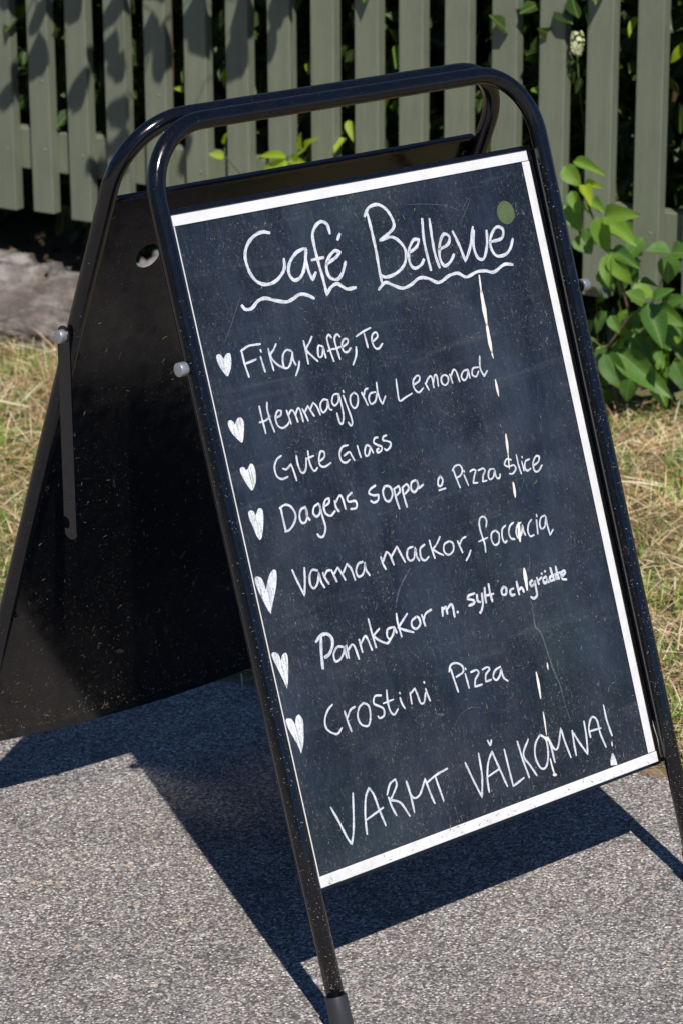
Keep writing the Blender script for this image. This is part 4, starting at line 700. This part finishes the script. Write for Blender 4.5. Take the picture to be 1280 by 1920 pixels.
for q_ in DATA['S']: ribbons('scratch', [(q_[0]*.8, q_[1:])], m.m, ZB+.00012, lambda t: .5+.5*math.sin(math.pi*t), board)
for q_ in DATA['M']:
    p = [(q_[i]*1e-4, q_[i+1]*1e-4, ZB+.00015) for i in range(0, len(q_), 2)]; o = mesh_obj('chalk_smear', p, [tuple(range(len(p)))], M['chalkh'], board)
    if o.data.polygons[0].normal.z < 0: o.data.flip_normals()
    uvl = o.data.uv_layers.new(name='UVMap')

# dried grass clippings stuck to the board and the rear panel
def clippings(name, n, sampler, zf, Lr, Wr, parent, mat=M['clip'], label=None):
    V = []; Fc = []
    for i in range(n):
        u, v = sampler(); L = random.uniform(*Lr)*random.uniform(.5, 1.3); wd = random.uniform(*Wr); a = random.uniform(0, math.pi*2); cv_ = random.uniform(-.7, .7); b = len(V); z = zf(u, v)
        x, y = u, v
        for k in range(4):
            nx, ny = -math.sin(a), math.cos(a); ww = wd*(.5, 1, .9, .3)[k]/2; lift = .0004+.0007*(k % 2)*random.random()
            V += [(x+nx*ww, y+ny*ww, z+lift), (x-nx*ww, y-ny*ww, z+lift+.0002)]; x += math.cos(a)*L/3; y += math.sin(a)*L/3; a += cv_*.6
            if k: q_ = b+2*k; Fc.append((q_-2, q_-1, q_+1, q_))
    o = mesh_obj(name, V, Fc, mat, parent); o['kind'] = 'stuff'; return o
def samp_front():
    v = .236+.96*random.random()**2.1
    return random.uniform(-.34, .342), v
clippings('grass_clippings', 1150, samp_front, lambda u, v: ZB+.0002, (.0025, .0075), (.0002, .0005), board)
clippings('grass_clippings', 1500, lambda: (random.uniform(-.34, .342), .236+.96*random.random()**1.3), lambda u, v: ZB+.0002, (.0005, .0012), (.0003, .0006), board)
clippings('grass_clippings', 36, lambda: (random.uniform(-.355, .355), random.uniform(.2165, .231)), lambda u, v: ZB+.0036, (.003, .009), (.0004, .0012), sign).matrix_local = MF
def samp_rear():
    return random.uniform(-.355, .30), .17+.85*random.random()**2.4
clippings('grass_clippings', 800, samp_rear, lambda u, v: -.0123+bow(u, v), (.003, .008), (.0003, .0007), rear)
clippings('grass_clippings', 3600, lambda: (random.uniform(-.355, .30), .17+1.0*random.random()**1.5), lambda u, v: -.0123+bow(u, v), (.0005, .0013), (.0003, .0006), rear)
# straws caught between board and tube at the lower right corner
for k in range(7):
    a = random.uniform(-.12, .12); L = random.uniform(.03, .07); b = Vector((.3690+random.uniform(-.003, .004), .2155+random.uniform(0, .01), ZB+.004))
    tube('straw', [b, b+Vector((a*L*.5, L*.5, .002)), b+Vector((a*L-.004, L, .0045))], [.0007, .0007, .0003], M['clip'], sign, 5, MF)
# dust, chips and caked dirt on the tubes
def tube_specks(m_, sx, v0, v1, n):
    V = []; Fc = []
    for i in range(n):
        v = v0+(v1-v0)*random.random()**1.4; a = random.uniform(-2.6, .6) if sx < 0 else random.uniform(-2.6, .6); a = random.uniform(0, math.pi); rr = RT+.0003
        L = random.uniform(.0006, .0034)*random.random(); wd = random.uniform(.0003, .0007); d_ = random.uniform(-.9, .9); b = len(V)
        for (du, dv) in ((-L/2, -wd/2), (L/2, -wd/2), (L/2, wd/2), (-L/2, wd/2)):
            s_ = du*math.cos(d_)-dv*math.sin(d_); w__ = du*math.sin(d_)+dv*math.cos(d_); aa = a+s_/RT
            V.append((sx*W_+math.cos(aa)*rr, v+w__, math.sin(aa)*rr))
        Fc.append((b, b+1, b+2, b+3))
    o = mesh_obj('dust_specks', V, Fc, M['dust'], sign, matrix=m_); o['kind'] = 'stuff'
M['dust'] = mat_blade('pale_dust', [(0, (.20, .18, .15)), (.6, (.42, .40, .36)), (1, (.70, .68, .64))])
tube_specks(MF, -1, .07, 1.1, 620); tube_specks(MF, 1, .07, 1.2, 760); tube_specks(MB, -1, .2, 1.2, 120)
